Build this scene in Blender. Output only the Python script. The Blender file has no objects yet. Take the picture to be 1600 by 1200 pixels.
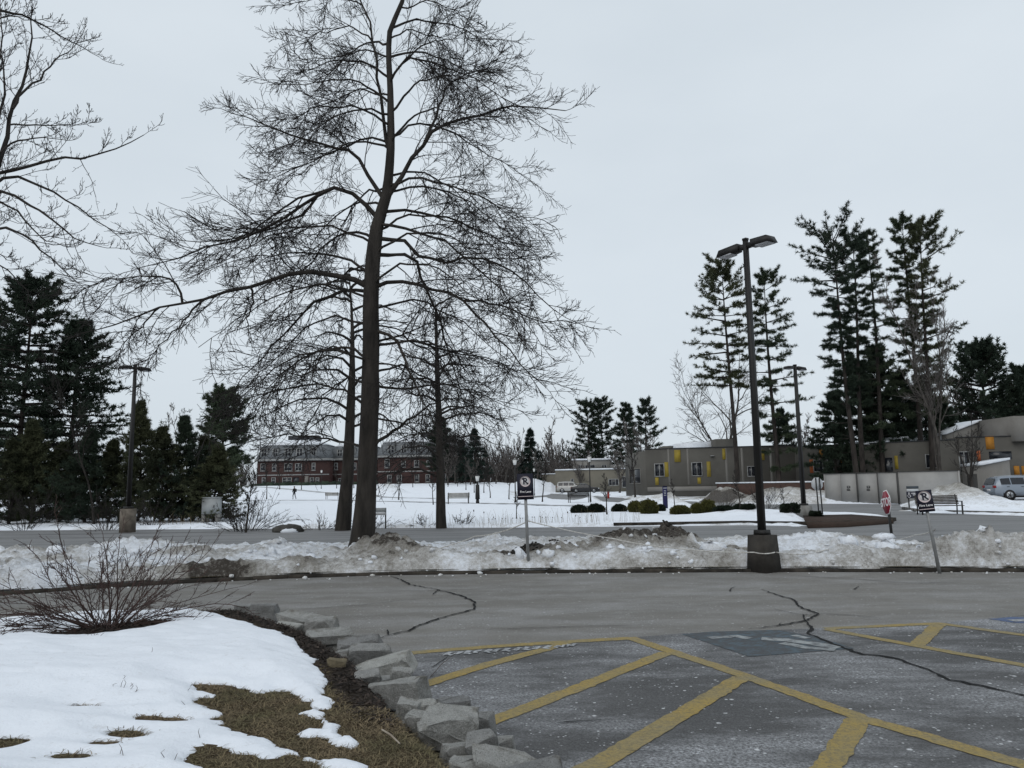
import bpy, bmesh, math, random
import numpy as np
from mathutils import Vector, Matrix
random.seed(3)
R = math.radians
SC = bpy.context.scene
COL = SC.collection
# ------------------------------------------------------------------ camera
FPX = 1202.0; CAMZ = 1.65; PITCH = R(7.5); ROLL = R(0.9)
_f = np.array([0, math.cos(PITCH), math.sin(PITCH)])
_r0 = np.array([1.0, 0, 0]); _u0 = np.array([0, -math.sin(PITCH), math.cos(PITCH)])
_r = _r0*math.cos(ROLL) - _u0*math.sin(ROLL); _u = _u0*math.cos(ROLL) + _r0*math.sin(ROLL)
cam = bpy.data.cameras.new('camera'); camo = bpy.data.objects.new('camera', cam); COL.objects.link(camo)
cam.sensor_width = 36; cam.lens = FPX/1600*36; cam.clip_start = 0.05; cam.clip_end = 6000
camo.matrix_world = Matrix(((_r[0], _u[0], -_f[0], 0), (_r[1], _u[1], -_f[1], 0), (_r[2], _u[2], -_f[2], CAMZ), (0, 0, 0, 1)))
SC.camera = camo
# ------------------------------------------------------------------ world: overcast sky
world = bpy.data.worlds.new('World'); SC.world = world; world.use_nodes = True
nt = world.node_tree; nt.nodes.clear()
N = nt.nodes.new; L = nt.links.new
sky = N('ShaderNodeTexSky'); sky.sky_type = 'NISHITA'; sky.sun_disc = False
sky.sun_elevation = R(42); sky.sun_rotation = R(205); sky.air_density = 1.0; sky.dust_density = 3.0
tc = N('ShaderNodeTexCoord'); mp = N('ShaderNodeMapping'); mp.inputs['Scale'].default_value = (1, 1, 2.2)
cl = N('ShaderNodeTexNoise'); cl.inputs['Scale'].default_value = 1.7; cl.inputs['Detail'].default_value = 6; cl.inputs['Roughness'].default_value = .5
rmp = N('ShaderNodeMapRange'); rmp.inputs[1].default_value = .3; rmp.inputs[2].default_value = .7
cm = N('ShaderNodeMix'); cm.data_type = 'RGBA'
cm.inputs[6].default_value = (5.8, 6.48, 7.08, 1); cm.inputs[7].default_value = (6.72, 7.36, 7.9, 1)
mx = N('ShaderNodeMix'); mx.data_type = 'RGBA'; mx.inputs[0].default_value = .94
bg = N('ShaderNodeBackground'); bg.inputs['Strength'].default_value = 0.1
wo = N('ShaderNodeOutputWorld')
L(tc.outputs['Generated'], mp.inputs[0]); L(mp.outputs[0], cl.inputs['Vector']); L(cl.outputs['Fac'], rmp.inputs[0])
L(rmp.outputs[0], cm.inputs[0]); L(sky.outputs[0], mx.inputs[6]); L(cm.outputs[2], mx.inputs[7]); L(mx.outputs[2], bg.inputs['Color']); L(bg.outputs[0], wo.inputs['Surface'])
# ------------------------------------------------------------------ sun behind the clouds
sl = bpy.data.lights.new('sun', 'SUN'); sl.energy = 0.7; sl.angle = R(50); sl.color = (1, .97, .93)
so = bpy.data.objects.new('sun', sl); COL.objects.link(so)
_az = R(205); _el = R(42)
so.rotation_euler = Vector((math.sin(_az)*math.cos(_el), math.cos(_az)*math.cos(_el), math.sin(_el))).to_track_quat('Z', 'Y').to_euler()
so.location = (0, -20, 40)
SC.view_settings.view_transform = 'Standard'; SC.view_settings.look = 'None'; SC.view_settings.exposure = 0.12; SC.view_settings.gamma = 1
SC.cycles.max_bounces = 5; SC.cycles.diffuse_bounces = 3; SC.cycles.transparent_max_bounces = 4

# ------------------------------------------------------------------ helpers: pixels to places
def ray(px, py): return _f + (px-800)/FPX*_r - (py-600)/FPX*_u
def gp(px, py, z=0.0):
    d = ray(px, py); t = (z-CAMZ)/d[2]; return np.array([d[0]*t, d[1]*t, z])
def at(px, py, Y):
    d = ray(px, py); t = Y/d[1]; return np.array([d[0]*t, Y, CAMZ+d[2]*t])
def gx(px, Y): return at(px, 760, Y)[0]
# noise
_rg = np.random.default_rng(11); _T = _rg.random((256, 256))
def vnoise(x, y, s=0):
    x = np.asarray(x, float)+s*17.3; y = np.asarray(y, float)+s*31.7
    i = np.floor(x).astype(int); j = np.floor(y).astype(int); u = x-i; v = y-j
    u = u*u*(3-2*u); v = v*v*(3-2*v)
    a = _T[i & 255, j & 255]; b = _T[(i+1) & 255, j & 255]; c = _T[i & 255, (j+1) & 255]; d = _T[(i+1) & 255, (j+1) & 255]
    return a*(1-u)*(1-v)+b*u*(1-v)+c*(1-u)*v+d*u*v
def fbm(x, y, o=4, s=0, g=.5):
    t = 0; a = 1; m = 0
    for k in range(o):
        t = t+a*vnoise(x*2**k, y*2**k, s+k); m += a; a *= g
    return t/m
def smooth(a, b, x):
    t = np.clip((x-a)/(b-a), 0, 1); return t*t*(3-2*t)
def polysd(X, Y, poly):
    """signed distance to a polygon, positive inside"""
    P = np.asarray(poly)[:, :2]; Q = np.roll(P, -1, 0); d = np.full(X.shape, 1e9); ins = np.zeros(X.shape, bool)
    for (x0, y0), (x1, y1) in zip(P, Q):
        ex, ey = x1-x0, y1-y0; t = np.clip(((X-x0)*ex+(Y-y0)*ey)/(ex*ex+ey*ey+1e-12), 0, 1)
        d = np.minimum(d, np.hypot(X-x0-t*ex, Y-y0-t*ey))
        c = ((y0 > Y) != (y1 > Y)) & (X < (x1-x0)*(Y-y0)/(y1-y0+1e-12)+x0); ins ^= c
    return np.where(ins, d, -d)
# ------------------------------------------------------------------ helpers: meshes
def make_mesh(name, V, groups, mat=None, sm=False):
    V = np.asarray(V, np.float32).reshape(-1, 3); me = bpy.data.meshes.new(name)
    gs = [(k, np.asarray(f, np.int32).reshape(-1, k)) for k, f in groups if len(f)]
    nl = sum(k*len(f) for k, f in gs); nf = sum(len(f) for k, f in gs)
    me.vertices.add(len(V)); me.vertices.foreach_set('co', V.ravel()); me.loops.add(nl); me.polygons.add(nf)
    me.loops.foreach_set('vertex_index', np.concatenate([f.ravel() for k, f in gs]))
    tot = np.concatenate([np.full(len(f), k, np.int32) for k, f in gs]); st = np.concatenate([[0], np.cumsum(tot)[:-1]]).astype(np.int32)
    me.polygons.foreach_set('loop_start', st)
    if sm: me.polygons.foreach_set('use_smooth', np.ones(nf, bool))
    me.update(calc_edges=True); me.validate()
    if mat: me.materials.append(mat)
    return me
class MB:
    def __init__(s): s.v = []; s.n = 0; s.f = {}
    def add(s, V, F):
        V = np.asarray(V, float).reshape(-1, 3); F = np.asarray(F, int)
        s.f.setdefault(F.shape[1], []).append(F+s.n); s.v.append(V); s.n += len(V); return s
    def box(s, c, d, rz=0, tp=1.0):
        """box with base centre c, size d, top scaled by tp"""
        x, y, z = np.array(d)/2.0
        V = np.array([(-x, -y, 0), (x, -y, 0), (x, y, 0), (-x, y, 0), (-x*tp, -y*tp, 2*z), (x*tp, -y*tp, 2*z), (x*tp, y*tp, 2*z), (-x*tp, y*tp, 2*z)])
        ca, sa = math.cos(rz), math.sin(rz); V = np.stack([V[:, 0]*ca-V[:, 1]*sa, V[:, 0]*sa+V[:, 1]*ca, V[:, 2]], 1)+np.array(c, float)
        return s.add(V, [(0, 3, 2, 1), (4, 5, 6, 7), (0, 1, 5, 4), (1, 2, 6, 5), (2, 3, 7, 6), (3, 0, 4, 7)])
    def hexa(s, V): return s.add(V, [(0, 3, 2, 1), (4, 5, 6, 7), (0, 1, 5, 4), (1, 2, 6, 5), (2, 3, 7, 6), (3, 0, 4, 7)])
    def tubes(s, P, Rd, k=4):
        P = np.asarray(P, float); Rd = np.asarray(Rd, float); n, S, _ = P.shape
        T = np.gradient(P, axis=1); T /= np.linalg.norm(T, axis=2, keepdims=True)+1e-9
        md = P[:, -1]-P[:, 0]; md /= np.linalg.norm(md, axis=1, keepdims=True)+1e-9
        ref = np.where(np.abs(md[:, 2:3]) > .7, np.array([[1., 0.3, 0]]), np.array([[0, 0, 1.]]))[:, None, :]
        U = np.cross(T, ref); U /= np.linalg.norm(U, axis=2, keepdims=True)+1e-9; W = np.cross(T, U)
        a = np.arange(k)/k*2*math.pi
        V = P[:, :, None]+Rd[:, :, None, None]*(U[:, :, None]*np.cos(a)[:, None]+W[:, :, None]*np.sin(a)[:, None])
        base = (np.arange(n)*S*k)[:, None, None]+(np.arange(S-1)*k)[None, :, None]; i = np.arange(k)[None, None]; j = (i+1) % k
        F = np.stack([base+i, base+j, base+k+j, base+k+i], -1).reshape(-1, 4)
        return s.add(V.reshape(-1, 3), F)
    def cyl(s, p0, p1, r0, r1=None, k=12):
        r1 = r0 if r1 is None else r1; n0 = s.n
        s.tubes([[p0, p1]], [[r0, r1]], k)
        V = s.v[-1]; c = np.array([p0, p1], float); s.v.append(c); s.n += 2
        i = np.arange(k); j = (i+1) % k
        s.f.setdefault(3, []).append(np.concatenate([np.stack([j+n0, i+n0, np.full(k, n0+2*k)], 1), np.stack([i+k+n0, j+k+n0, np.full(k, n0+2*k+1)], 1)]))
        return s
    def ell(s, c, r, nu=12, nv=8, jit=0, sd=0):
        rg = np.random.default_rng(sd); V = []
        for a in range(nv+1):
            for b in range(nu):
                th = math.pi*a/nv; ph = 2*math.pi*b/nu; q = 1+jit*(rg.random()-.5)
                V.append((c[0]+q*r[0]*math.sin(th)*math.cos(ph), c[1]+q*r[1]*math.sin(th)*math.sin(ph), c[2]+q*r[2]*math.cos(th)))
        F = [(a*nu+b, a*nu+(b+1) % nu, (a+1)*nu+(b+1) % nu, (a+1)*nu+b)[::-1] for a in range(nv) for b in range(nu)]
        return s.add(V, F)
    def poly(s, pts):
        return s.add(pts, [tuple(range(len(pts)))])
    def prism(s, outline, z0, z1):
        n = len(outline); V = [(x, y, z0) for x, y in outline]+[(x, y, z1) for x, y in outline]; n0 = s.n
        s.add(V, [(i, (i+1) % n, n+(i+1) % n, n+i) for i in range(n)])
        s.f.setdefault(n, []).append(np.array([list(range(n))[::-1], list(range(n, 2*n))])+n0); return s
    def build(s, name, mat, parent=None, sm=False, M=None):
        V = np.concatenate(s.v)
        if M is not None: V = V @ np.array(M.to_3x3()).T+np.array(M.translation)
        me = make_mesh(name, V, [(k, np.concatenate(f)) for k, f in s.f.items()], mat, sm)
        return link(name, me, parent)
def link(name, me, parent=None):
    o = bpy.data.objects.new(name, me); COL.objects.link(o)
    if parent: o.parent = parent
    return o
def tag(o, label=None, cat=None, group=None, kind=None):
    if label: o['label'] = label
    if cat: o['category'] = cat
    if group: o['group'] = group
    if kind: o['kind'] = kind
    return o
def thing(name, label, cat, loc=(0, 0, 0), rz=0, group=None):
    o = bpy.data.objects.new(name, None); COL.objects.link(o); o.location = tuple(loc); o.rotation_euler = (0, 0, rz); o.empty_display_size = .2
    return tag(o, label, cat, group)
def copy_tree(o, parent=None, loc=None, rz=None, sc=None, label=None, group=None):
    c = o.copy(); COL.objects.link(c); c.parent = parent
    for ch in o.children: copy_tree(ch, c)
    if loc is not None: c.location = tuple(loc)
    if rz is not None: c.rotation_euler = (0, 0, rz)
    if sc is not None: c.scale = sc if hasattr(sc, '__len__') else (sc, sc, sc)
    if label: c['label'] = label
    if group: c['group'] = group
    return c
# ------------------------------------------------------------------ helpers: materials
def mat(name, col, rough=.85, var=None, scale=4, detail=5, lo=.38, hi=.62, bump=0, bscale=None, metal=0, stretch=(1, 1, 1), spec=.25, island=0, coat=0):
    m = bpy.data.materials.new(name); m.use_nodes = True; t = m.node_tree; b = t.nodes['Principled BSDF']; n = t.nodes.new; l = t.links.new
    b.inputs['Base Color'].default_value = (*col, 1); b.inputs['Roughness'].default_value = rough; b.inputs['Metallic'].default_value = metal
    b.inputs['Specular IOR Level'].default_value = spec; b.inputs['Coat Weight'].default_value = coat
    tc = n('ShaderNodeTexCoord'); mp = n('ShaderNodeMapping'); mp.inputs['Scale'].default_value = stretch; l(tc.outputs['Object'], mp.inputs[0])
    out = None
    if var:
        nz = n('ShaderNodeTexNoise'); nz.inputs['Scale'].default_value = scale; nz.inputs['Detail'].default_value = detail; nz.inputs['Roughness'].default_value = .6
        l(mp.outputs[0], nz.inputs['Vector']); mr = n('ShaderNodeMapRange'); mr.inputs[1].default_value = lo; mr.inputs[2].default_value = hi
        l(nz.outputs['Fac'], mr.inputs[0]); mi = n('ShaderNodeMix'); mi.data_type = 'RGBA'; mi.inputs[6].default_value = (*col, 1); mi.inputs[7].default_value = (*var, 1)
        l(mr.outputs[0], mi.inputs[0]); out = mi.outputs[2]
    if island:
        ge = n('ShaderNodeNewGeometry'); mr = n('ShaderNodeMapRange'); mr.inputs[3].default_value = 1-island; mr.inputs[4].default_value = 1+island
        l(ge.outputs['Random Per Island'], mr.inputs[0]); mu = n('ShaderNodeMix'); mu.data_type = 'RGBA'; mu.blend_type = 'MULTIPLY'; mu.inputs[0].default_value = 1
        if out: l(out, mu.inputs[6])
        else: mu.inputs[6].default_value = (*col, 1)
        l(mr.outputs[0], mu.inputs[7]); out = mu.outputs[2]
    if out: l(out, b.inputs['Base Color'])
    if bump:
        nb = n('ShaderNodeTexNoise'); nb.inputs['Scale'].default_value = bscale or scale*3; nb.inputs['Detail'].default_value = 6; l(mp.outputs[0], nb.inputs['Vector'])
        bp = n('ShaderNodeBump'); bp.inputs['Strength'].default_value = 1; bp.inputs['Distance'].default_value = bump; l(nb.outputs['Fac'], bp.inputs['Height']); l(bp.outputs[0], b.inputs['Normal'])
    return m
class G:
    """small node-graph builder on Object coordinates"""
    def __init__(s, name, rough=.85, spec=.25):
        s.m = bpy.data.materials.new(name); s.m.use_nodes = True; s.t = s.m.node_tree; s.b = s.t.nodes['Principled BSDF']
        s.b.inputs['Roughness'].default_value = rough; s.b.inputs['Specular IOR Level'].default_value = spec
        s.tc = s.t.nodes.new('ShaderNodeTexCoord').outputs['Object']
    def noise(s, scale, detail=5, rough=.6, st=(1, 1, 1), off=(0, 0, 0), lo=None, hi=None):
        mp = s.t.nodes.new('ShaderNodeMapping'); mp.inputs['Scale'].default_value = st; mp.inputs['Location'].default_value = off; s.t.links.new(s.tc, mp.inputs[0])
        z = s.t.nodes.new('ShaderNodeTexNoise'); z.inputs['Scale'].default_value = scale; z.inputs['Detail'].default_value = detail; z.inputs['Roughness'].default_value = rough
        s.t.links.new(mp.outputs[0], z.inputs['Vector']); o = z.outputs['Fac']
        return s.rng(o, lo, hi) if lo is not None else o
    def voro(s, scale, lo=None, hi=None, feat='F1', out='Distance', st=(1, 1, 1)):
        mp = s.t.nodes.new('ShaderNodeMapping'); mp.inputs['Scale'].default_value = st; s.t.links.new(s.tc, mp.inputs[0])
        z = s.t.nodes.new('ShaderNodeTexVoronoi'); z.inputs['Scale'].default_value = scale; z.feature = feat; s.t.links.new(mp.outputs[0], z.inputs['Vector']); o = z.outputs[out]
        return s.rng(o, lo, hi) if lo is not None else o
    def rng(s, o, lo, hi, a=0, b=1):
        r = s.t.nodes.new('ShaderNodeMapRange'); r.inputs[1].default_value = lo; r.inputs[2].default_value = hi; r.inputs[3].default_value = a; r.inputs[4].default_value = b
        s.t.links.new(o, r.inputs[0]); return r.outputs[0]
    def attr(s, name):
        a = s.t.nodes.new('ShaderNodeAttribute'); a.attribute_name = name; return a.outputs['Fac']
    def math(s, op, a, b):
        q = s.t.nodes.new('ShaderNodeMath'); q.operation = op; q.use_clamp = True
        for i, x in enumerate((a, b)):
            if isinstance(x, (int, float)): q.inputs[i].default_value = x
            else: s.t.links.new(x, q.inputs[i])
        return q.outputs[0]
    def mix(s, f, a, b, mode='MIX'):
        q = s.t.nodes.new('ShaderNodeMix'); q.data_type = 'RGBA'; q.blend_type = mode
        for i, x in ((0, f), (6, a), (7, b)):
            if isinstance(x, tuple): q.inputs[i].default_value = (*x, 1)
            elif isinstance(x, (int, float)): q.inputs[i].default_value = x
            else: s.t.links.new(x, q.inputs[i])
        return q.outputs[2]
    def bump(s, h, dist):
        b = s.t.nodes.new('ShaderNodeBump'); b.inputs['Distance'].default_value = dist; b.inputs['Strength'].default_value = 1
        s.t.links.new(h, b.inputs['Height'])
        if s.b.inputs['Normal'].is_linked: s.t.links.new(s.b.inputs['Normal'].links[0].from_socket, b.inputs['Normal'])
        s.t.links.new(b.outputs[0], s.b.inputs['Normal'])
    def col(s, c): s.t.links.new(c, s.b.inputs['Base Color']); return s
SNOW = (.80, .83, .88)
def snow_mat(name, bumps=((14, .012), (60, .004)), dirtcol=((.25, .235, .21), (.05, .042, .035)), grit=1.0):
    g = G(name, .75, .2)
    d = g.attr('dirt'); n1 = g.noise(2.2, 8, .72); n2 = g.noise(13, 7, .78)
    a = g.math('ADD', d, g.rng(n1, .3, .72, -.26, .26)); a = g.math('ADD', a, g.rng(n2, .3, .72, -.2, .24))
    c = g.mix(g.rng(a, .08, .45), SNOW, (.50, .49, .475)); c = g.mix(g.rng(a, .42, .75), c, dirtcol[0]); c = g.mix(g.rng(a, .82, 1.0), c, dirtcol[1])
    for sc, lo in ((30, .2), (13, .15), (55, .3)):
        sp = g.voro(sc, lo, lo*.5); c = g.mix(g.math('MULTIPLY', sp, g.rng(a, .12, .6, 0, .85*grit)), c, (.085, .075, .065))
    g.col(c)
    for sc, di in bumps: g.bump(g.noise(sc, 5, .65), di)
    return g.m
def set_attr(me, name, vals):
    a = me.attributes.new(name, 'FLOAT', 'POINT'); a.data.foreach_set('value', np.asarray(vals, np.float32).ravel())
def grid_mesh(name, xs, ys, Z, m, attrs=None, sm=True):
    X, Y = np.meshgrid(xs, ys, indexing='ij'); nx, ny = X.shape
    V = np.stack([X, Y, Z], -1).reshape(-1, 3); i = np.arange(nx-1)[:, None]; j = np.arange(ny-1)[None]
    a = i*ny+j; F = np.stack([a, a+ny, a+ny+1, a+1], -1).reshape(-1, 4)
    me = make_mesh(name, V, [(4, F)], m, sm)
    for k, v in (attrs or {}).items(): set_attr(me, k, v)
    return me
# ================================================================== THE SETTING
def asphalt_mat(name, c0, c1, salt, speck, streak=False, grain=.5):
    g = G(name, .8, .3)
    c = g.mix(g.noise(.45, 5, .6, lo=.32, hi=.68), c0, c1)
    mid = g.noise(2.2, 6, .72, lo=.4, hi=.68); c = g.mix(g.math('MULTIPLY', mid, .45), c, tuple(x*.55 for x in c0))
    agg = g.noise(75, 3, .75, lo=.36, hi=.64); c = g.mix(g.math('MULTIPLY', agg, grain), c, tuple(min(1, x*2.1) for x in c1))
    agg = g.noise(55, 3, .75, off=(3, 1, 4), lo=.5, hi=.7); c = g.mix(g.math('MULTIPLY', agg, grain), c, tuple(x*.4 for x in c0))
    if salt:
        s1 = g.noise(.9, 7, .68, st=(.6, 1.5, 1), off=(3, 7, 0), lo=.44, hi=.66); s2 = g.noise(48, 5, .8, lo=.40, hi=.66)
        c = g.mix(g.math('MULTIPLY', g.math('MULTIPLY', s1, s2), salt), c, (.52, .53, .55))
    if speck:
        for sc, lo, hi, k0, of in ((24, .24, .12, .52, (0, 0, 0)), (11, .17, .09, .5, (7, 3, 0)), (4.5, .10, .05, .48, (5, 2, 0))):
            v = g.voro(sc, lo, hi); k = g.noise(4, 5, .7, off=of, lo=k0, hi=k0+.08); c = g.mix(g.math('MULTIPLY', g.math('MULTIPLY', v, k), speck), c, (.6, .61, .62))
    if streak:
        s = g.noise(.9, 5, .6, st=(.07, 1.6, 1), lo=.35, hi=.68); c = g.mix(g.math('MULTIPLY', s, .7), c, tuple(x*1.6 for x in c1))
        s = g.noise(1.3, 4, .6, st=(.06, 1.3, 1), off=(9, 1, 0), lo=.5, hi=.7); c = g.mix(g.math('MULTIPLY', s, .7), c, tuple(x*.45 for x in c0))
    g.col(c); g.bump(g.noise(110, 3, .7), .006); g.bump(g.noise(9, 4, .6), .008)
    return g.m
M_LANE = asphalt_mat('asphalt_lane', (.118, .112, .102), (.158, .150, .137), .55, .6)
M_STALL = asphalt_mat('asphalt_stall', (.052, .0515, .0515), (.08, .0795, .08), .95, .95, False, .55)
M_ROAD = asphalt_mat('asphalt_road', (.115, .115, .116), (.15, .15, .15), .2, 0, True)
M_SNOWBANK = snow_mat('snow_bank', ((9, .05), (34, .02), (90, .008)))
M_FIELD = snow_mat('snow_field', ((3, .03), (20, .008)))
M_LAWNSNOW = snow_mat('snow_lawn', ((6, .015), (45, .006), (140, .003)))
def grass_mat(name, a, b, c):
    g = G(name, .95, .1); k = g.mix(g.noise(5, 6, .7, lo=.35, hi=.65), a, b); k = g.mix(g.noise(45, 5, .8, lo=.4, hi=.65), k, c)
    g.col(k); g.bump(g.noise(70, 5, .8), .02); return g.m
M_LAWN = grass_mat('dead_grass', (.13, .10, .055), (.085, .09, .04), (.05, .038, .024))
M_MULCH = grass_mat('mulch', (.03, .022, .017), (.045, .032, .024), (.016, .012, .01))
M_MULCHRED = grass_mat('mulch_red', (.085, .058, .046), (.06, .045, .037), (.04, .03, .025))
M_KERB = mat('kerb_stone', (.055, .047, .038), .9, (.02, .017, .014), 3, bump=.01, bscale=30)
M_KERBLT = mat('kerb_granite', (.2, .195, .185), .9, (.06, .055, .05), 2.5, bump=.01, bscale=30)

def sheet(name, pts, z, m, parent=None):
    """flat sheet on a world outline"""
    bm = bmesh.new(); vs = [bm.verts.new((p[0], p[1], z)) for p in pts]; f = bm.faces.new(vs)
    if f.normal.z < 0: f.normal_flip()
    f.normal_update()
    if f.normal.z < 0: f.normal_flip()
    bmesh.ops.triangulate(bm, faces=[f]); me = bpy.data.meshes.new(name); bm.to_mesh(me); bm.free(); me.materials.append(m); return link(name, me, parent)
def ribbon(name, pts, w, z, m, parent=None, taper=None, jit=0, seg=0, seed=0):
    """flat ribbon along a world polyline"""
    P = np.array(pts, float)[:, :2]
    if seg:
        Q = [P[0]]
        for a, b in zip(P[:-1], P[1:]):
            n = max(1, int(np.hypot(*(b-a))/seg)); Q += [a+(b-a)*(k+1)/n for k in range(n)]
        P = np.array(Q)
    rg = np.random.default_rng(seed); T = np.gradient(P, axis=0); T /= np.linalg.norm(T, axis=1, keepdims=True)+1e-9; Nn = np.stack([-T[:, 1], T[:, 0]], 1)
    W = np.full(len(P), w/2.0)
    if taper is not None: W = w/2*np.interp(np.linspace(0, 1, len(P)), np.linspace(0, 1, len(taper)), taper)
    l = P+Nn*(W*(1+jit*(rg.random(len(P))-.5)))[:, None]; r = P-Nn*(W*(1+jit*(rg.random(len(P))-.5)))[:, None]
    if jit: o = Nn*(rg.normal(0, w*.25*min(jit, 1), len(P)))[:, None]; l += o; r += o
    V = np.concatenate([np.c_[l, np.full(len(P), z)], np.c_[r, np.full(len(P), z)]]); n = len(P); i = np.arange(n-1)
    return link(name, make_mesh(name, V, [(4, np.stack([i+n, i+n+1, i+1, i], 1))], m), parent)

KERBPX = [(-420, 968), (-200, 948), (0, 931), (150, 920), (300, 911), (450, 904), (600, 899), (850, 896), (1170, 894), (1600, 894), (2000, 896)]
KERB = np.array([gp(*p) for p in KERBPX]); KERB = np.vstack([[-40, KERB[0][1]-6, 0], KERB, [45, KERB[-1][1]-3, 0]])
def yc(x): return np.interp(x, KERB[:, 0], KERB[:, 1])
def yr(x): return np.interp(x, [-40, -14, -5, 5, 8, 10.3, 13, 20, 45], [17, 19.3, 20.3, 20.3, 18.8, 16.3, 15.4, 14.6, 12])
# road and drives: one asphalt region
ROADPX = [(-300, 833), (0, 829), (420, 826), (850, 824), (1000, 822.5), (1160, 820.5), (1270, 822), (1320, 821), (1398, 815), (1394, 808), (1330, 803), (1265, 803), (1240, 800), (1195, 797), (1100, 792), (1000, 789), (930, 784), (860, 781), (800, 777),
          (800, 773), (860, 771), (930, 775), (1000, 780), (1100, 784), (1200, 788), (1290, 787), (1405, 788), (1412, 797), (1440, 801), (1600, 806), (1900, 814)]
ROAD = [gp(*p)[:2] for p in ROADPX]
ROAD = [(-60, 44)]+ROAD+[(60, 26), (60, 12)]+[(x, yr(x)-.8) for x in (44, 20, 13, 10.3, 8, 5, -5, -14, -38)]+[(-60, 16)]
ISLANDPX = [(1262, 821), (1320, 819.5), (1396, 814), (1392, 809), (1330, 804.5), (1255, 806)]
ISLAND = [gp(*p, .1)[:2] for p in ISLANDPX]
def base_z(x, y):
    x = np.asarray(x, float); y = np.asarray(y, float)
    return 2.3*smooth(100, 185, y)*smooth(6, -8, x-0.02*y)
MOUNDS = [  # px, py, Y, height, rx, ry, dirt
    (1235, 0, 58, .75, 3.0, 2.0, .45), (1205, 0, 60, .55, 2.0, 1.5, .5), (1275, 0, 60, .6, 2, 1.5, .4), (1170, 0, 64, .2, 4, 2, .5), (1110, 0, 64, .25, 4, 2, .6), (1128, 0, 66, .8, 2.2, 1.2, .05),
    (1515, 0, 45, 1.0, 1.5, 1.3, .5), (1480, 0, 47, 1.2, 1.5, 1.2, .6), (1540, 0, 42, .6, 1.6, 1.2, .3), (1590, 0, 38.5, .3, 2.2, 1.0, .15), (1500, 0, 38.5, .25, 2, .9, .1), (1400, 0, 41, .4, .5, .4, .7), (1460, 0, 44, .6, 1.2, .8, .5),
    (900, 0, 92, 1.0, 3, 1.5, .15), (925, 0, 86, .6, 5, 1.5, .2), (935, 0, 72, .5, 1.5, 1, .1), (600, 0, 120, 1.5, 3, 2, .2), (613, 0, 123, 1.2, 2, 2, .4), (840, 0, 160, 2.2, 5, 3, .1), (1030, 0, 56, .6, 3, 1.5, .3), (1090, 0, 55, .5, 2.5, 1.2, .4),
    (1000, 0, 44, .25, 1.6, 1.2, .05), (1165, 0, 36.5, .28, 1.8, .8, .15), (1240, 0, 34, .2, 1.5, .8, .1)]
def ground_height(X, Y):
    B = base_z(X, Y); near = Y < 175
    sd = np.full(X.shape, -99.); sd[near] = polysd(X[near], Y[near], ROAD)
    sd = sd+.35*(fbm(X*.8, Y*.8, 3, 5)-.5)
    isd = np.full(X.shape, -99.); isd[near] = polysd(X[near], Y[near], ISLAND)
    Z = B-.07+.2*smooth(.12, -.55, sd)+.10*(fbm(X*.35, Y*.35, 3, 2)-.5)*smooth(0, -2, sd)+.05*(fbm(X*1.7, Y*1.7, 3, 8)-.5)*smooth(0, -1, sd)
    D = np.where(sd > -1.2, .33*smooth(-1.2, 0, sd), 0)*smooth(.4, .7, fbm(X*.6, Y*.6, 3, 4))
    for px, _, y0, h, rx, ry, dt in MOUNDS:
        q = np.exp(-(((X-gx(px, y0))/rx)**2+((Y-y0)/ry)**2)); q = q*(.55+.9*fbm(X*1.3, Y*1.3, 4, 7))
        Z = Z+h*q*smooth(1, -.6, sd); D = D+dt*np.clip(q*1.3, 0, 1)
    Z = np.where(isd > -.3, np.minimum(Z, .02), Z)
    Z = np.where(Y < 29, np.where(Y > yr(X)-2, np.minimum(Z, -.06), -.15), Z)
    # mulch and dark woodland floor in front of the grey building and under the far trees
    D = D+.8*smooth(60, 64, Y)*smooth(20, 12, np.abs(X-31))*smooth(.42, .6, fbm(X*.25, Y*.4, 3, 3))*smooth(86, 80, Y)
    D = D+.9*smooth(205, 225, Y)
    return Z, D
gxs = np.concatenate([-np.geomspace(1500, 62, 22), np.arange(-60, -24, 1.2), np.arange(-24, 46, .4), np.arange(46, 90, 1.5), np.geomspace(92, 1500, 20)])
gys = np.concatenate([[-60, -20, 0, 10, 16, 20], np.arange(23, 29, 1.0), np.arange(29.2, 72, .34), np.arange(72, 130, 1.0), np.arange(130, 235, 3.), np.geomspace(240, 2500, 16)])
GX, GY = np.meshgrid(gxs, gys, indexing='ij'); GZ, GD = ground_height(GX, GY)
ground = tag(link('ground', grid_mesh('ground', gxs, gys, GZ, M_FIELD, {'dirt': GD})), kind='structure')
def gz(x, y):
    z, _ = ground_height(np.array([[float(x)]]), np.array([[float(y)]])); return float(z[0, 0])
def gpos(px, py, Y=None):
    """ground position under pixel column px; depth from the pixel row unless given"""
    p = gp(px, py, .1) if Y is None else at(px, py, Y)
    return np.array([p[0], p[1], gz(p[0], p[1])])
lot = tag(sheet('parking_lot', [(-40, -12)]+[tuple(k[:2]) for k in KERB]+[(45, -12)], 0, M_LANE), kind='structure')
road = tag(sheet('road', ROAD, 0, M_ROAD), kind='structure')
isl = MB(); isl.prism(ISLAND, -.05, .13); tag(isl.build('traffic_island', M_MULCHRED), kind='structure')
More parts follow.
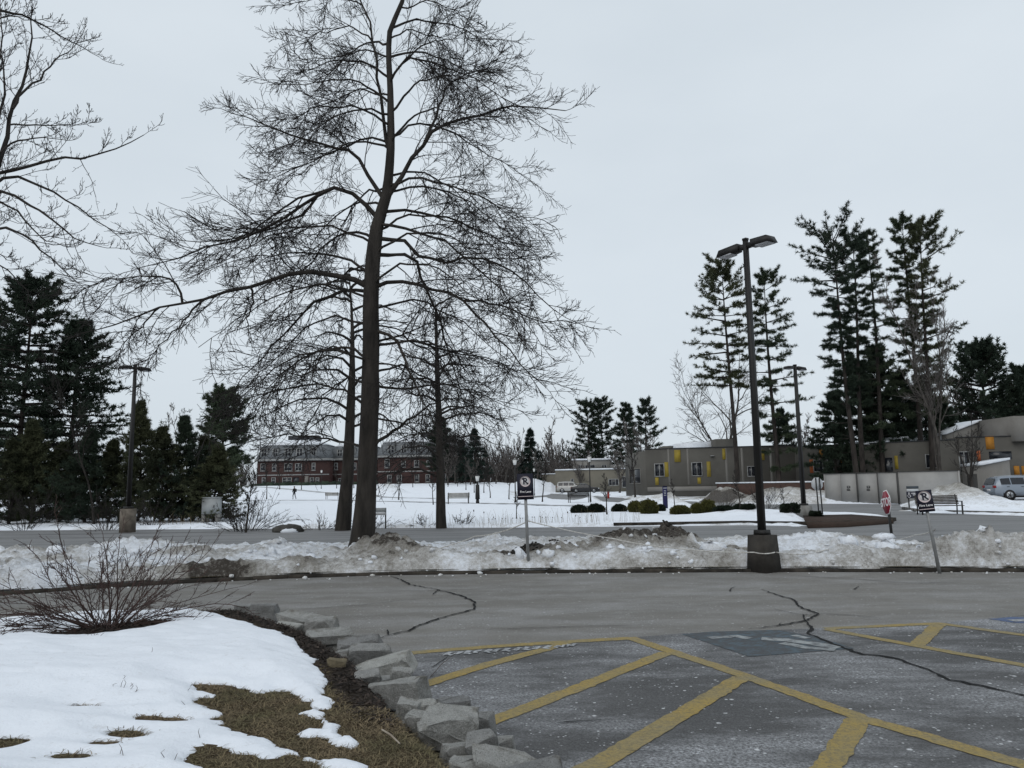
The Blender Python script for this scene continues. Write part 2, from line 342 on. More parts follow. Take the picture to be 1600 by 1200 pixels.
# granite kerbs beyond the road
for nm, pxs in (('road_kerb', [(960, 822.5), (1000, 822), (1160, 819.5), (1262, 821), (1320, 820), (1398, 814)]), ('far_kerb', [(1412, 796), (1440, 800.5), (1600, 805), (1900, 813)])):
    pts = [gp(*p) for p in pxs]; mb = MB()
    for a, b in zip(pts[:-1], pts[1:]):
        c = (a+b)/2; d = b-a; mb.box((c[0], c[1]+.04, -.05), (np.hypot(d[0], d[1])+.05, .16, .19), math.atan2(d[1], d[0]))
    tag(mb.build(nm, M_KERB if nm == 'road_kerb' else M_KERBLT), kind='structure')
# stall paving, newer and darker
STALLPX = [(560, 1040), (612, 1024), (760, 1013), (982, 997), (1068, 990), (1205, 985), (1290, 982), (1465, 974), (1620, 960), (2300, 975)]
stall = sheet('stall_paving', [gp(*p)[:2] for p in STALLPX]+[(14, 2), (14, -6), (-3, -6), (-2.2, 3)], .004, M_STALL, lot)
g = G('line_paint', .8, .3)
wear = g.math('ADD', g.noise(38, 6, .8, lo=.44, hi=.64), g.noise(2.0, 4, .6, lo=.62, hi=.82))
c = g.mix(g.noise(1.6, 4, .6, lo=.35, hi=.65), (.36, .25, .06), (.29, .225, .09)); c = g.mix(g.noise(.9, 5, .7, off=(2, 5, 0), lo=.45, hi=.7), c, (.25, .215, .13)); c = g.mix(g.math('MULTIPLY', wear, .8), c, (.13, .115, .08)); c = g.mix(g.noise(60, 4, .8, lo=.58, hi=.72), c, (.10, .095, .085))
g.col(c); g.bump(g.noise(140, 3, .7), .004); M_LINE = g.m
def faded(name, c0, c1, lo, hi, sc=9):
    g = G(name, .85, .25); w = g.noise(sc, 6, .75, lo=lo, hi=hi); w2 = g.noise(1.7, 4, .6, lo=.3, hi=.7)
    g.col(g.mix(g.math('MULTIPLY', w, g.rng(w2, 0, 1, .55, 1)), c1, c0)); return g.m
M_BLUE = faded('faded_blue_paint', (.09, .135, .165), (.066, .069, .073), .45, .66)
M_WORN = faded('faded_white_paint', (.36, .38, .38), (.10, .105, .11), .36, .56)
M_WORN2 = faded('worn_letter_paint', (.42, .43, .44), (.09, .095, .1), .38, .56, 22)
for i, (pxs, w, z) in enumerate([
        ([(600, 1026), (680, 1018), (800, 1009), (985, 998)], .145, .008), ([(983, 997), (1163, 1057), (1348, 1124), (1620, 1203)], .145, .0085),
        ([(640, 1079), (672, 1068), (760, 1040), (850, 1016), (885, 1006)], .15, .009), ([(740, 1139), (840, 1101), (1042, 1021)], .15, .009), ([(900, 1213), (1000, 1157), (1160, 1060)], .16, .009), ([(1283, 1213), (1343, 1126)], .16, .009),
        ([(1289, 983), (1380, 979), (1468, 975), (1620, 996)], .13, .008), ([(1291, 984), (1420, 1008), (1640, 1048)], .13, .0085), ([(1466, 977), (1433, 1009)], .15, .009)]):
    ribbon('line', [gp(*p) for p in pxs], w, z, M_LINE, lot, seg=.06, jit=.14, seed=i)
blue = sheet('accessible_stall_mark', [gp(*p)[:2] for p in [(1065, 992), (1110, 988), (1215, 985), (1275, 996), (1335, 1014), (1250, 1021), (1170, 1027), (1120, 1010)]], .0075, M_BLUE, lot)
for pxs, w in (([(1108, 998), (1150, 995), (1172, 999)], .12), ([(1190, 999), (1230, 1001), (1268, 1007), (1310, 1014)], .16), ([(1222, 1006), (1262, 1013), (1305, 1017)], .12), ([(1240, 994), (1262, 999)], .10)):
    ribbon('symbol_stroke', [gp(*p) for p in pxs], w, .011, M_WORN, lot, seg=.1, jit=.3)
sheet('accessible_stall_mark', [gp(*p)[:2] for p in [(1545, 968), (1580, 965), (1640, 966), (1660, 975), (1585, 974)]], .0075, faded('faded_blue_paint_far', (.09, .13, .24), (.08, .086, .092), .3, .5), lot)
ribbon('symbol_stroke', [gp(*p) for p in [(1578, 971), (1625, 969)]], .12, .011, M_WORN2, lot, seg=.1, jit=.2)
# worn lettering along the aisle line: only slanted stroke remains can be made out
for k in range(11):
    x = 697+k*15.2; y = 1025-k*1.0
    ribbon('letter_stroke', [gp(x, y), gp(x+7+3*(k % 3 == 1), y-5)], .055, .011, M_WORN2, lot, seg=.05, jit=.4, seed=k)
    if k % 2 == 0: ribbon('letter_stroke', [gp(x+1, y-1), gp(x+9, y+.3)], .045, .0115, M_WORN2, lot, seg=.05, jit=.4, seed=k+20)
for k in range(4): ribbon('letter_stroke', [gp(868+k*8, 1014-k), gp(874+k*8, 1010-k)], .05, .0115, M_WORN2, lot, seg=.05, jit=.4, seed=k+40)
M_CRACK = mat('crack_dark', (.012, .012, .012), 1.0)  # near-black colour for the worn cracks in the asphalt
CR = [([(588, 1000), (607, 993), (638, 987), (657, 977), (697, 964), (741, 953), (742, 941), (719, 931), (682, 922), (641, 914), (626, 906), (610, 901)], .035), ([(607, 993), (605, 985)], .02), ([(685, 922), (676, 930)], .02), ([(719, 931), (752, 931)], .015), ([(638, 938), (560, 947), (470, 953)], .012), ([(638, 938), (700, 935)], .012),
      ([(1190, 922), (1243, 939), (1247, 948), (1279, 960), (1258, 971), (1215, 979), (1170, 984)], .032), ([(1258, 971), (1270, 984), (1262, 991), (1291, 1003), (1349, 1024), (1391, 1028), (1443, 1045), (1486, 1064), (1600, 1088), (1700, 1105)], .04), ([(1258, 971), (1255, 962), (1279, 960)], .022), ([(1279, 960), (1330, 962), (1377, 967)], .014), ([(1210, 953), (1243, 960), (1260, 962)], .013), ([(1215, 979), (1222, 974)], .015),
      ([(1335, 922), (1342, 917), (1352, 917)], .02), ([(1140, 925), (1143, 920), (1150, 918)], .018), ([(1230, 900), (1330, 905), (1420, 912), (1500, 911)], .02), ([(870, 1132), (940, 1127)], .015), ([(985, 1176), (1040, 1177)], .012), ([(675, 1045), (700, 1028)], .014), ([(760, 985), (900, 980), (990, 979)], .013), ([(600, 925), (750, 922)], .01)]
for i, (pxs, w) in enumerate(CR):
    ribbon('crack', [gp(*p) for p in pxs], w, .0125, M_CRACK, lot, taper=[.35, 1, .8, 1.1, .7, 1, .3], seg=.07, jit=1.3, seed=i)
# ---- verge between lot and road, kerb and ploughed snow bank
vx = np.arange(-24, 27, .5)
vp = [(x, yc(x)+.12) for x in vx]+[(x, yr(x)+.1) for x in vx[::-1]]
tag(sheet('verge', vp, .085, M_LAWN), kind='structure')
mb = MB(); kx = np.arange(-24, 27, .6)
for a, b in zip(kx[:-1], kx[1:]):
    A = np.array([a, yc(a)]); B = np.array([b, yc(b)]); d = B-A; n = np.array([-d[1], d[0]])/np.hypot(*d); h = .04+.025*vnoise(a*1.3, 3.)
    mb.hexa([(*A, -.03), (*B, -.03), (*(B+n*.2), -.03), (*(A+n*.2), -.03), (*(A+n*.03), h), (*(B+n*.03), h), (*(B+n*.2), h+.01), (*(A+n*.2), h+.01)])
tag(mb.build('kerb', M_KERB), kind='structure')
BM = [(592, 872, .5, .75, .6, .5), (640, 876, .28, .8, .5, .4), (690, 872, .1, .8, .6, .1), (870, 872, .32, .7, .5, .25), (940, 866, .36, .9, .7, .42), (1030, 866, .38, .9, .6, .5), (1000, 852, .42, 1.0, .9, .85), (960, 850, .2, .5, .5, 1.1), (1060, 852, .3, .6, .6, .9), (1081, 862, .42, .10, .10, -.2), (1110, 872, .2, .6, .5, .2),
      (812, 872, .16, .38, .22, 1.3), (838, 866, .15, .4, .2, 1.0), (1240, 858, .3, 1.1, .9, -.1), (1300, 866, .25, .9, .8, -.05), (1270, 884, .16, .3, .2, 0), (1345, 862, .1, .35, .2, .5), (1150, 868, .1, .7, .3, .6), (1420, 878, .25, .5, .5, .4), (1500, 872, .55, .75, .55, .3), (1480, 884, .3, .7, .3, .45), (1565, 868, .4, .7, .5, -.15), (1600, 880, .12, .5, .2, .5), (1640, 872, .4, 1.0, .5, 0),
      (215, 868, .42, .9, .6, .1), (280, 872, .22, .7, .5, .35), (130, 880, .25, .9, .5, 0), (60, 872, .2, 1.0, .7, .35), (345, 890, .25, .6, .3, .75), (0, 905, .3, .6, .4, -.05), (-60, 900, .35, 1.2, .6, .1), (420, 862, .16, .9, .7, .05), (520, 866, .12, .8, .7, .15), (470, 882, .05, .5, .2, .4), (780, 856, .15, 1.2, .8, .1)]
bxs = np.arange(-15, 16.5, .057); W = np.linspace(0, 1, 130)
BX, BW = np.meshgrid(bxs, W, indexing='ij'); y0 = yc(BX)+.0+.20*fbm(BX*2.2, BX*0+3, 4, 9); y1 = yr(BX)+.25*fbm(BX*.9, BX*0, 3, 6); BY = y0+(y1-y0)*BW
edge = np.minimum(BY-y0, y1-BY)
lump = fbm(BX*1.1, BY*1.1, 5, 12, .55); chunk = np.abs(fbm(BX*4.5, BY*4.5, 4, 13, .6)-.5)*2; fine = fbm(BX*11, BY*11, 3, 14)
BZ = .085+smooth(0, .35, edge)*(.10+.34*(lump-.25))+.14*(chunk-.22)*smooth(.05, .4, edge)+.06*(fine-.5)*smooth(.02, .2, edge)-.08*smooth(.1, 0, edge)+.05*smooth(0.02, .12, edge)*smooth(.6, .2, BY-y0)
BD = .19+.85*(fbm(BX*.7, BY*1.0, 4, 15)-.42)+.5*(chunk-.3)*(fbm(BX*.4, BY*.4, 2, 18))+.12*smooth(2.5, 0, BY-y0)
for px, py, h, rx, ry, dt in BM:
    p = gp(px, py, .2); q = np.exp(-(((BX-p[0])/rx)**2+((BY-p[1])/ry)**2)**1.2)
    BZ = BZ+.6*h*q*(.85+.4*lump+.4*(chunk-.25))*smooth(0, .4, edge); BD = BD+dt*q*(.8+.5*chunk)
for px, py, rx, ry in ((428, 886, .62, .28), (690, 882, .8, .16), (745, 880, .5, .14), (1430, 848, .6, .5)):
    p = gp(px, py, .09); q = np.exp(-(((BX-p[0])/rx)**2+((BY-p[1])/ry)**2)**2); BZ = BZ*(1-q)+(.02)*q
me = grid_mesh('snow_bank', bxs, np.zeros(len(W)), BZ, M_SNOWBANK, {'dirt': BD}); co = np.stack([BX, BY, BZ], -1).reshape(-1, 3).astype(np.float32); me.vertices.foreach_set('co', co.ravel()); me.update()
tag(link('snow_bank', me), kind='structure')
def bank_z(x, y):
    i = np.argmin(np.abs(bxs-x)); j = np.argmin(np.abs(BY[i]-y)); return float(BZ[i, j])
# loose snow crumbs and grit along the kerb
rg = np.random.default_rng(5); mb = MB()
for k in range(120):
    x = rg.uniform(-9, 11); y = yc(x)+rg.normal(-.12, .12); r = rg.uniform(.008, .022)*(1+1.4*(rg.random() > .94))
    mb.ell((x, y, r*.5+(.07 if y > yc(x) else 0)), (r*1.2, r, r*.7), 6, 4, .5, k)
M_CHUNK = snow_mat('snow_chunk', ((16, .02), (60, .008)))
mc = MB()
for k in range(420):
    x = rg.uniform(-14, 14); f = rg.random()**1.3; y = yc(x)+.2+(yr(x)-yc(x)-.4)*f; r = rg.uniform(.025, .07)*(1+1.6*(rg.random() > .9)); z = bank_z(x, y); n0 = len(mc.v)
    mc.ell((0, 0, 0), (r*rg.uniform(.9, 1.5), r*rg.uniform(.7, 1.1), r*rg.uniform(.55, .9)), 6, 4, .75, k); a = rg.uniform(0, 3.1); v = mc.v[-1]; mc.v[-1] = np.stack([v[:, 0]*math.cos(a)-v[:, 1]*math.sin(a)+x, v[:, 0]*math.sin(a)+v[:, 1]*math.cos(a)+y, v[:, 2]+z+r*.1], 1)
o = mc.build('snow_chunks', M_CHUNK); set_attr(o.data, 'dirt', np.clip(.12+.5*(vnoise(np.concatenate(mc.v)[:, 0]*2, np.concatenate(mc.v)[:, 1]*2)-.4), -.2, .6)); tag(o, 'frozen chunks of ploughed snow lying on the snow bank', 'snow', kind='stuff')
M_CLEAN = mat('snow_crumb', (.74, .76, .78), .8, (.5, .48, .45), 9)
tag(mb.build('snow_crumbs', M_CLEAN), 'crumbs of snow scattered along the kerb of the lot', 'snow', kind='stuff')
# field paths
for pxs in ([(360, 782.5), (520, 781.5), (700, 786), (800, 787.5), (930, 792)], [(380, 775.5), (560, 777.5), (700, 779.5)]):
    P = [gp(*p, .12) for p in pxs]; P = [np.array(a)*(1-t)+np.array(b)*t for a, b in zip(P[:-1], P[1:]) for t in np.linspace(0, 1, 12, endpoint=False)]
    o = ribbon('path', P, 1.5, .2, mat('path_wet', (.22, .215, .21), .8, (.6, .62, .65), .8)); tag(o, kind='structure')
    me = o.data
    for v in me.vertices: v.co.z = gz(v.co.x, v.co.y)+.03
# ---- foreground bank: lawn, mulch strip, melting snow, stone edging
BANK_EDGE_PX = [(395, 949, .2), (440, 962, .2), (500, 980, .2), (545, 1005, .2), (590, 1032, .2), (615, 1060, .2), (650, 1100, .2), (690, 1135, .2), (735, 1175, .2), (775, 1205, .2)]
BE = [gp(*p)[:2] for p in BANK_EDGE_PX]
far_left = gp(-500, 975, .3)[:2]; fl2 = gp(0, 958, .3)[:2]; fl3 = gp(250, 946, .25)[:2]
BANK = [(-14, 1), far_left, fl2, fl3]+BE+[(.55, 2.4), (.9, .8), (.9, -3), (-14, -3)]
bx = np.concatenate([np.arange(-14, -6, .15), np.arange(-6, .9, .03)]); by = np.concatenate([np.arange(-2, 2.6, .2), np.arange(2.6, 9.6, .032)])
LX, LY = np.meshgrid(bx, by, indexing='ij'); lsd = polysd(LX, LY, BANK)
def lawn_base(X, Y, sd): return -.06+(.27*smooth(-.05, .28, sd)+.10*smooth(.3, 2.5, sd))
LZ = lawn_base(LX, LY, lsd)+.03*(fbm(LX*3, LY*3, 4, 21)-.5)
# mulch strip mask along the stones
LD = smooth(.62, .38, lsd+.2*(fbm(LX*3, LY*3, 3, 22)-.5))*smooth(4.3, 6.0, LY)
_q = gp(172, 968, .33); LD = np.maximum(LD, smooth(1.25, .8, np.hypot((LX-_q[0])*.8, LY-_q[1])))
g = G('lawn_soil', .95, .1); k = g.mix(g.noise(5, 6, .7, lo=.35, hi=.65), (.13, .09, .055), (.085, .068, .038)); k = g.mix(g.noise(45, 5, .8, lo=.4, hi=.65), k, (.055, .04, .026))
k = g.mix(g.attr('mulch'), k, g.mix(g.noise(40, 5, .8, lo=.4, hi=.7), (.018, .014, .012), (.05, .04, .032))); g.col(k); g.bump(g.noise(60, 5, .8), .02)
lawn = tag(link('lawn', grid_mesh('lawn', bx, by, LZ, g.m, {'mulch': LD})), kind='structure')
SP = [(-700, 985), (-300, 968), (0, 961), (120, 952), (250, 946), (312, 945), (375, 957), (437, 974), (469, 990), (478, 1009), (497, 1018), (507, 1034), (504, 1053), (524, 1073), (519, 1086), (498, 1092), (520, 1110), (560, 1138), (548, 1146), (500, 1127), (457, 1131), (470, 1122), (504, 1119), (490, 1105), (469, 1097), (485, 1084), (466, 1070), (438, 1062), (410, 1069), (360, 1060), (300, 1061), (316, 1073), (338, 1079), (310, 1082), (316, 1090), (344, 1098), (366, 1104), (344, 1108), (372, 1129), (406, 1135), (450, 1152), (500, 1165), (535, 1159), (572, 1172), (575, 1187), (535, 1183), (510, 1181), (491, 1166), (454, 1156), (432, 1172), (397, 1175), (359, 1163), (328, 1155), (312, 1159), (303, 1176), (331, 1187), (352, 1191), (325, 1199), (340, 1215), (420, 1260), (300, 1500), (-900, 1500)]
SPW = [gp(x, y, .30)[:2] for x, y in SP]
near = (LX > -7) & (LY > 2.0)
ssd = np.where(lsd > .0, 1.0, -.1)*np.ones_like(LX); ssd[near] = polysd(LX[near], LY[near], SPW)
rag = .16*(fbm(LX*5, LY*5, 4, 23)-.5)+.07*(fbm(LX*18, LY*18, 2, 24)-.5)
ssd = ssd+rag*smooth(.4, .0, np.abs(ssd))
holes = [(195, 1137, 19, 4.5), (258, 1110, 17, 2.2), (162, 1152, 14, 2.5), (116, 1174, 20, 4.5), (5, 1158, 20, 8), (138, 1097, 10, 1.2), (204, 1200, 24, 4), (172, 974, 44, 15), (222, 964, 30, 9), (60, 985, 30, 6)]
for px, py, a, b in holes:
    c = gp(px, py, .32); ra = np.linalg.norm(c-[0, 0, CAMZ])/FPX*a; rb = abs(gp(px, py+b, .32)[1]-c[1])
    q = np.hypot((LX-c[0])/ra, (LY-c[1])/rb); ssd = np.minimum(ssd, (q-1)*min(ra, rb)*.8+.05*(fbm(LX*9, LY*9, 3, 25)-.5))
th = .125*np.clip(ssd/.42, 0, 1)**(.42+.5*fbm(LX*2.5, LY*2.5, 2, 29))
SZ = np.where(ssd > 0, lawn_base(LX, LY, np.maximum(lsd, .25))-.012+th*(.75+.5*fbm(LX*1.6, LY*1.6, 3, 26))+.08*(fbm(LX*1.2, LY*2.2, 4, 27)-.5)*smooth(0, .3, ssd)+.03*(fbm(LX*3.5, LY*9, 3, 28)-.5)*smooth(0, .2, ssd), LZ-.05)
SZ = np.where(lsd < .02, -.2, SZ)
SD = -.22+.35*(fbm(LX*1.5, LY*3, 4, 33)-.5)+.25*smooth(.12, .0, ssd)
tag(link('lawn_snow', grid_mesh('lawn_snow', bx, by, SZ, M_LAWNSNOW, {'dirt': SD})), kind='structure')
def lawn_z(x, y):
    i = np.argmin(np.abs(bx-x)); j = np.argmin(np.abs(by-y)); return float(LZ[i, j]), float(SZ[i, j])
# dead grass blades on the bare ground
rg = np.random.default_rng(8)
cand = np.argwhere((ssd < .02) & (lsd > .1) & (LY < 6.5) & (LX > -4) & (LD < .6)); hole = np.argwhere((ssd < .05) & (lsd > .6) & (LY < 7))
pick = np.concatenate([cand[rg.integers(0, len(cand), 36000)], hole[rg.integers(0, len(hole), 4000)]])
gxp = LX[pick[:, 0], pick[:, 1]]+rg.uniform(-.015, .015, len(pick)); gyp = LY[pick[:, 0], pick[:, 1]]+rg.uniform(-.015, .015, len(pick)); gzp = LZ[pick[:, 0], pick[:, 1]]
a = rg.uniform(0, 2*math.pi, len(pick)); ln = rg.uniform(.025, .075, len(pick)); lean = rg.uniform(1.05, 1.52, len(pick)); wdt = rg.uniform(.0015, .003, len(pick))
dx = np.cos(a)*np.sin(lean); dy = np.sin(a)*np.sin(lean); dz = np.cos(lean); b0 = np.stack([gxp, gyp, gzp-.004], 1); s = np.stack([-np.sin(a), np.cos(a), 0*a], 1)*wdt[:, None]
mid = b0+np.stack([dx, dy, dz+.12], 1)*ln[:, None]*.5; tip = b0+np.stack([dx, dy, np.maximum(dz-.1, .02)], 1)*ln[:, None]
V = np.stack([b0-s, b0+s, mid+s*.8, mid-s*.8, tip], 1).reshape(-1, 3); i5 = np.arange(len(pick))*5
M_BLADE = mat('grass_blade', (.185, .14, .085), .9, (.115, .098, .052), 2.2, island=.5)
me = make_mesh('dead_grass', V, [(4, np.stack([i5, i5+1, i5+2, i5+3], 1)), (3, np.stack([i5+3, i5+2, i5+4], 1))], M_BLADE)
tag(link('dead_grass', me), 'flattened brown dead grass on the bare lawn', 'grass', kind='stuff')
cand = np.argwhere((LD > .3) & (ssd < .03) & (lsd > .02) & (LY > 3.2)); pk = cand[rg.integers(0, len(cand), 5000)]; mx_ = LX[pk[:, 0], pk[:, 1]]+rg.uniform(-.02, .02, 5000); my_ = LY[pk[:, 0], pk[:, 1]]+rg.uniform(-.02, .02, 5000); mz_ = LZ[pk[:, 0], pk[:, 1]]+rg.uniform(.0, .012, 5000)
a = rg.uniform(0, 6.28, 5000); l_ = rg.uniform(.008, .03, 5000); w_ = rg.uniform(.003, .008, 5000); tl = rg.uniform(-.5, .5, 5000); d = np.stack([np.cos(a), np.sin(a), tl], 1)*l_[:, None]; e = np.stack([-np.sin(a), np.cos(a), rg.uniform(-.4, .4, 5000)], 1)*w_[:, None]; c0 = np.stack([mx_, my_, mz_], 1)
i4 = np.arange(5000)*4; me = make_mesh('mulch_chips', np.stack([c0-d-e, c0+d-e, c0+d+e, c0-d+e], 1).reshape(-1, 3), [(4, np.stack([i4, i4+1, i4+2, i4+3], 1))], mat('mulch_chip', (.045, .033, .026), .95, (.02, .016, .014), 30, island=.6)); tag(link('mulch_chips', me), 'dark bark mulch chips between the lawn snow and the stones', 'mulch', kind='stuff')
# a few stiff weed stalks poking through the snow
M_TWIG = mat('twig_bark', (.085, .062, .05), .9, (.045, .034, .03), 6)
mb = MB()
for px, py in [(245, 1030), (300, 1063), (306, 1059), (180, 1072), (190, 1070), (205, 1073), (211, 1072), (195, 1067), (315, 1128), (268, 1168), (345, 1150), (185, 1165), (147, 1000), (142, 993), (152, 996), (295, 1085), (335, 1195), (170, 1200), (120, 1160), (255, 1105), (185, 1125)]:
    for k in range(1+int(rg.random() > .6)):
        p = gp(px+rg.uniform(-9, 9), py+rg.uniform(-3, 3), .36); z = max(lawn_z(p[0], p[1])); h = rg.uniform(.015, .05); q = p+np.array([rg.normal(0, .02), rg.normal(0, .02), 0])
        mb.tubes([[(p[0], p[1], z-.01), (q[0], q[1], z+h*.6), (q[0]+rg.normal(0, .015), q[1], z+h)]], [[.002, .0016, .0009]], 3)
tag(mb.build('weed_stalks', M_TWIG), 'short dark weed stalks poking through the lawn snow', 'weeds', kind='stuff')
o = MB().tubes([[tuple(gp(597, 1143, .27)+[0, 0, .01]), tuple(gp(610, 1154, .27)+[0, 0, .02]), tuple(gp(625, 1166, .27)+[0, 0, .012])]], [[.005, .006, .004]], 5).build('fallen_stick', mat('pale_stick', (.36, .31, .25), .8, (.2, .16, .12), 9)); tag(o, 'pale fallen stick lying on brown grass by the stones', 'stick')
o = MB().tubes([[tuple(gp(672, 1062)+[0, 0, .02]), tuple(gp(690, 1043)+[0, 0, .03]), tuple(gp(715, 1027)+[0, 0, .05])]], [[.004, .0035, .0015]], 4).build('fallen_twig', M_TWIG); tag(o, 'thin dark twig leaning from the stones over the asphalt', 'twig')

# stones
g = G('granite', .85, .3); c = g.mix(g.noise(7, 6, .7, lo=.35, hi=.65), (.385, .385, .375), (.21, .21, .20)); c = g.mix(g.noise(95, 4, .75, lo=.5, hi=.66), c, (.42, .42, .41)); c = g.mix(g.noise(3, 5, .7, off=(4, 4, 4), lo=.52, hi=.68), c, (.13, .115, .09)); c = g.mix(g.noise(160, 2, .6, lo=.6, hi=.7), c, (.06, .06, .06))
oi = g.t.nodes.new('ShaderNodeObjectInfo'); c = g.mix(1.0, c, g.mix(g.rng(oi.outputs['Random'], 0, 1, .0, 1), (.6, .6, .61), (1.15, 1.14, 1.10)), 'MULTIPLY')
g.col(c); g.bump(g.noise(16, 7, .75), .03); g.bump(g.noise(90, 4, .7), .006); M_STONE = g.m
g = G('granite_brown', .9, .2); g.col(g.mix(g.noise(14, 6, .7, lo=.35, hi=.65), (.17, .14, .09), (.09, .075, .05))); g.bump(g.noise(22, 6, .7), .01); M_STONEB = g.m
def stone_mesh(seed, sx, sy, sz):
    rg = np.random.default_rng(seed); bm = bmesh.new()
    # a quarried block: corners of a skewed box, cut by chipped corners
    for sx_ in (-1, 1):
        for sy_ in (-1, 1):
            for sz_ in (-1, 1):
                c = np.array([sx_, sy_, sz_])*(1-.42*rg.random(3))
                if rg.random() < .6:
                    for ax in range(3):
                        d = c.copy(); d[ax] *= 1-rg.uniform(.25, .6); bm.verts.new(d*np.array([sx, sy, sz])/2)
                else: bm.verts.new(c*np.array([sx, sy, sz])/2)
    r = bmesh.ops.convex_hull(bm, input=bm.verts); bmesh.ops.delete(bm, geom=[e for e in r['geom_interior'] if isinstance(e, bmesh.types.BMVert)], context='VERTS')
    bmesh.ops.dissolve_limit(bm, angle_limit=R(9), verts=bm.verts, edges=bm.edges)
    bmesh.ops.bevel(bm, geom=bm.edges[:], offset=min(sx, sy, sz)*.035, segments=1, affect='EDGES', clamp_overlap=True)
    bmesh.ops.triangulate(bm, faces=bm.faces[:]); bmesh.ops.subdivide_edges(bm, edges=[e for e in bm.edges if e.calc_length() > .05], cuts=1, use_grid_fill=True); bmesh.ops.triangulate(bm, faces=bm.faces[:])
    m_ = min(sx, sy, sz)
    for v in bm.verts: v.co += Vector(rg.normal(0, .022*m_, 3))
    me = bpy.data.meshes.new('stone'); bm.to_mesh(me); bm.free(); return me
wall = thing('stone_edging', 'loose edging of rough grey granite blocks between the lawn and the parking stalls', 'stone edging', (gp(600, 1050)[0], gp(600, 1050)[1], 0))
ST = [(422, 956, 58, 24, .12, 0), (476, 969, 92, 17, .16, 0), (513, 979, 64, 24, .14, 0), (524, 992, 84, 13, .18, 0), (574, 1008, 82, 22, .14, 0), (588, 1024, 82, 30, .13, 0), (535, 1036, 30, 11, .24, 1), (606, 1046, 116, 26, .14, 0), (634, 1055, 38, 24, .20, 0), (582, 1062, 50, 22, .18, 0), (630, 1085, 108, 44, .14, 0), (648, 1108, 40, 28, .13, 0), (676, 1110, 40, 28, .11, 0), (718, 1106, 58, 32, .12, 0), (663, 1132, 44, 36, .16, 0), (710, 1136, 92, 50, .19, 0), (763, 1136, 44, 40, .10, 0), (762, 1169, 60, 46, .17, 0), (719, 1183, 56, 48, .12, 0), (797, 1174, 44, 42, .09, 0), (795, 1199, 104, 36, .15, 0), (845, 1235, 100, 60, .12, 0), (560, 1022, 50, 18, .12, 0), (460, 980, 40, 14, .14, 0), (742, 1210, 70, 50, .10, 0), (388, 951, 30, 14, .12, 0), (690, 1158, 40, 36, .08, 0), (600, 1074, 50, 28, .08, 0)]
for i, (px, py, w, h, z, kind) in enumerate(ST):
    px -= 9; w *= .92; p = gp(px, py, z); dist = np.linalg.norm(p-[0, 0, CAMZ]); sx = .86*w/FPX*dist; szz = min(max(h/FPX*dist*1.0, .06), .26); sy = sx*random.uniform(.5, .7) if sx < .35 else sx*.42
    me = stone_mesh(100+i, sx*1.22, sy*1.15, szz*1.1); me.materials.append(M_STONEB if kind else M_STONE); o = link('stone', me)
    o.parent = wall; o.location = (p[0]-wall.location[0], p[1]-wall.location[1], p[2]); o.rotation_euler = (random.uniform(-.05, .32), random.uniform(-.2, .2), random.uniform(-.6, .4))
    # a small bedding stone below keeps tall ones off the air
    if z > .15 and not kind:
        me = stone_mesh(300+i, sx*.8, sy*.8, z+.04); me.materials.append(M_STONE); b = link('stone', me); b.parent = wall; b.location = (p[0]-wall.location[0]+.02, p[1]-wall.location[1]+.03, z*.45-.02); b.rotation_euler = (0, 0, random.uniform(-1, 1))
# ================================================================== VEGETATION
def unit(v): return v/(np.linalg.norm(v, axis=-1, keepdims=True)+1e-9)
def resample(P, S):
    P = np.asarray(P, float); d = np.r_[0, np.cumsum(np.linalg.norm(np.diff(P, axis=0), axis=1))]; t = np.linspace(0, d[-1], S)
    # Catmull-like smoothing by interpolating on a densified, averaged line
    Q = np.stack([np.interp(np.linspace(0, d[-1], S*4), d, P[:, k]) for k in range(3)], 1)
    for _ in range(3): Q[1:-1] = (Q[:-2]+2*Q[1:-1]+Q[2:])/4
    return Q[np.linspace(0, len(Q)-1, S).round().astype(int)]
def grow(rg, P, Rd, n, length, tr=(.15, 1.0), ang=(.5, 1.1), S=5, wander=.25, grav=0.0, rfac=.012, rmin=.003, lenfall=.5, flat=0.0, up0=0.0, end=True):
    """n children on every branch of P (N,S,3); returns points and radii"""
    P = np.asarray(P, float); Nn, SS, _ = P.shape; idx = np.repeat(np.arange(Nn), n)
    t = (np.tile(np.arange(n), Nn)+rg.random(Nn*n))/n; t = tr[0]+(tr[1]-tr[0])*t
    if end: t[n-1::n] = 1.0
    f = t*(SS-1); i = np.minimum(f.astype(int), SS-2); u = (f-i)[:, None]
    pos = P[idx, i]*(1-u)+P[idx, i+1]*u; tan = unit(P[idx, i+1]-P[idx, i]); pr = Rd[idx, i]*(1-u[:, 0])+Rd[idx, i+1]*u[:, 0]
    rnd = rg.normal(size=(len(idx), 3)); rnd[:, 2] *= (1-flat); perp = unit(rnd-(rnd*tan).sum(1, keepdims=True)*tan)
    a = rg.uniform(ang[0], ang[1], len(idx)); a = np.where(t >= 1.0, a*.3, a)[:, None]
    d = unit(tan*np.cos(a)+perp*np.sin(a)+np.array([0, 0, up0]))
    Lp = length if np.isscalar(length) else length[idx]
    ln = Lp*rg.uniform(.55, 1.15, len(idx))*(1-lenfall*t); st = (ln/(S-1))[:, None]; out = [pos]; g = grav if np.ndim(grav) else np.full(S, grav)
    for k in range(S-1):
        d = unit(d+rg.normal(0, wander, (len(idx), 3))*[1, 1, .8]+np.array([0, 0, 1.0])*g[k]); out.append(out[-1]+d*st)
    C = np.stack(out, 1); r0 = np.minimum(pr*.75, np.maximum(rfac*ln, rmin*1.3)); rr = r0[:, None]*(1-np.linspace(0, 1, S)*.75)[None]
    return C, np.maximum(rr, rmin), ln
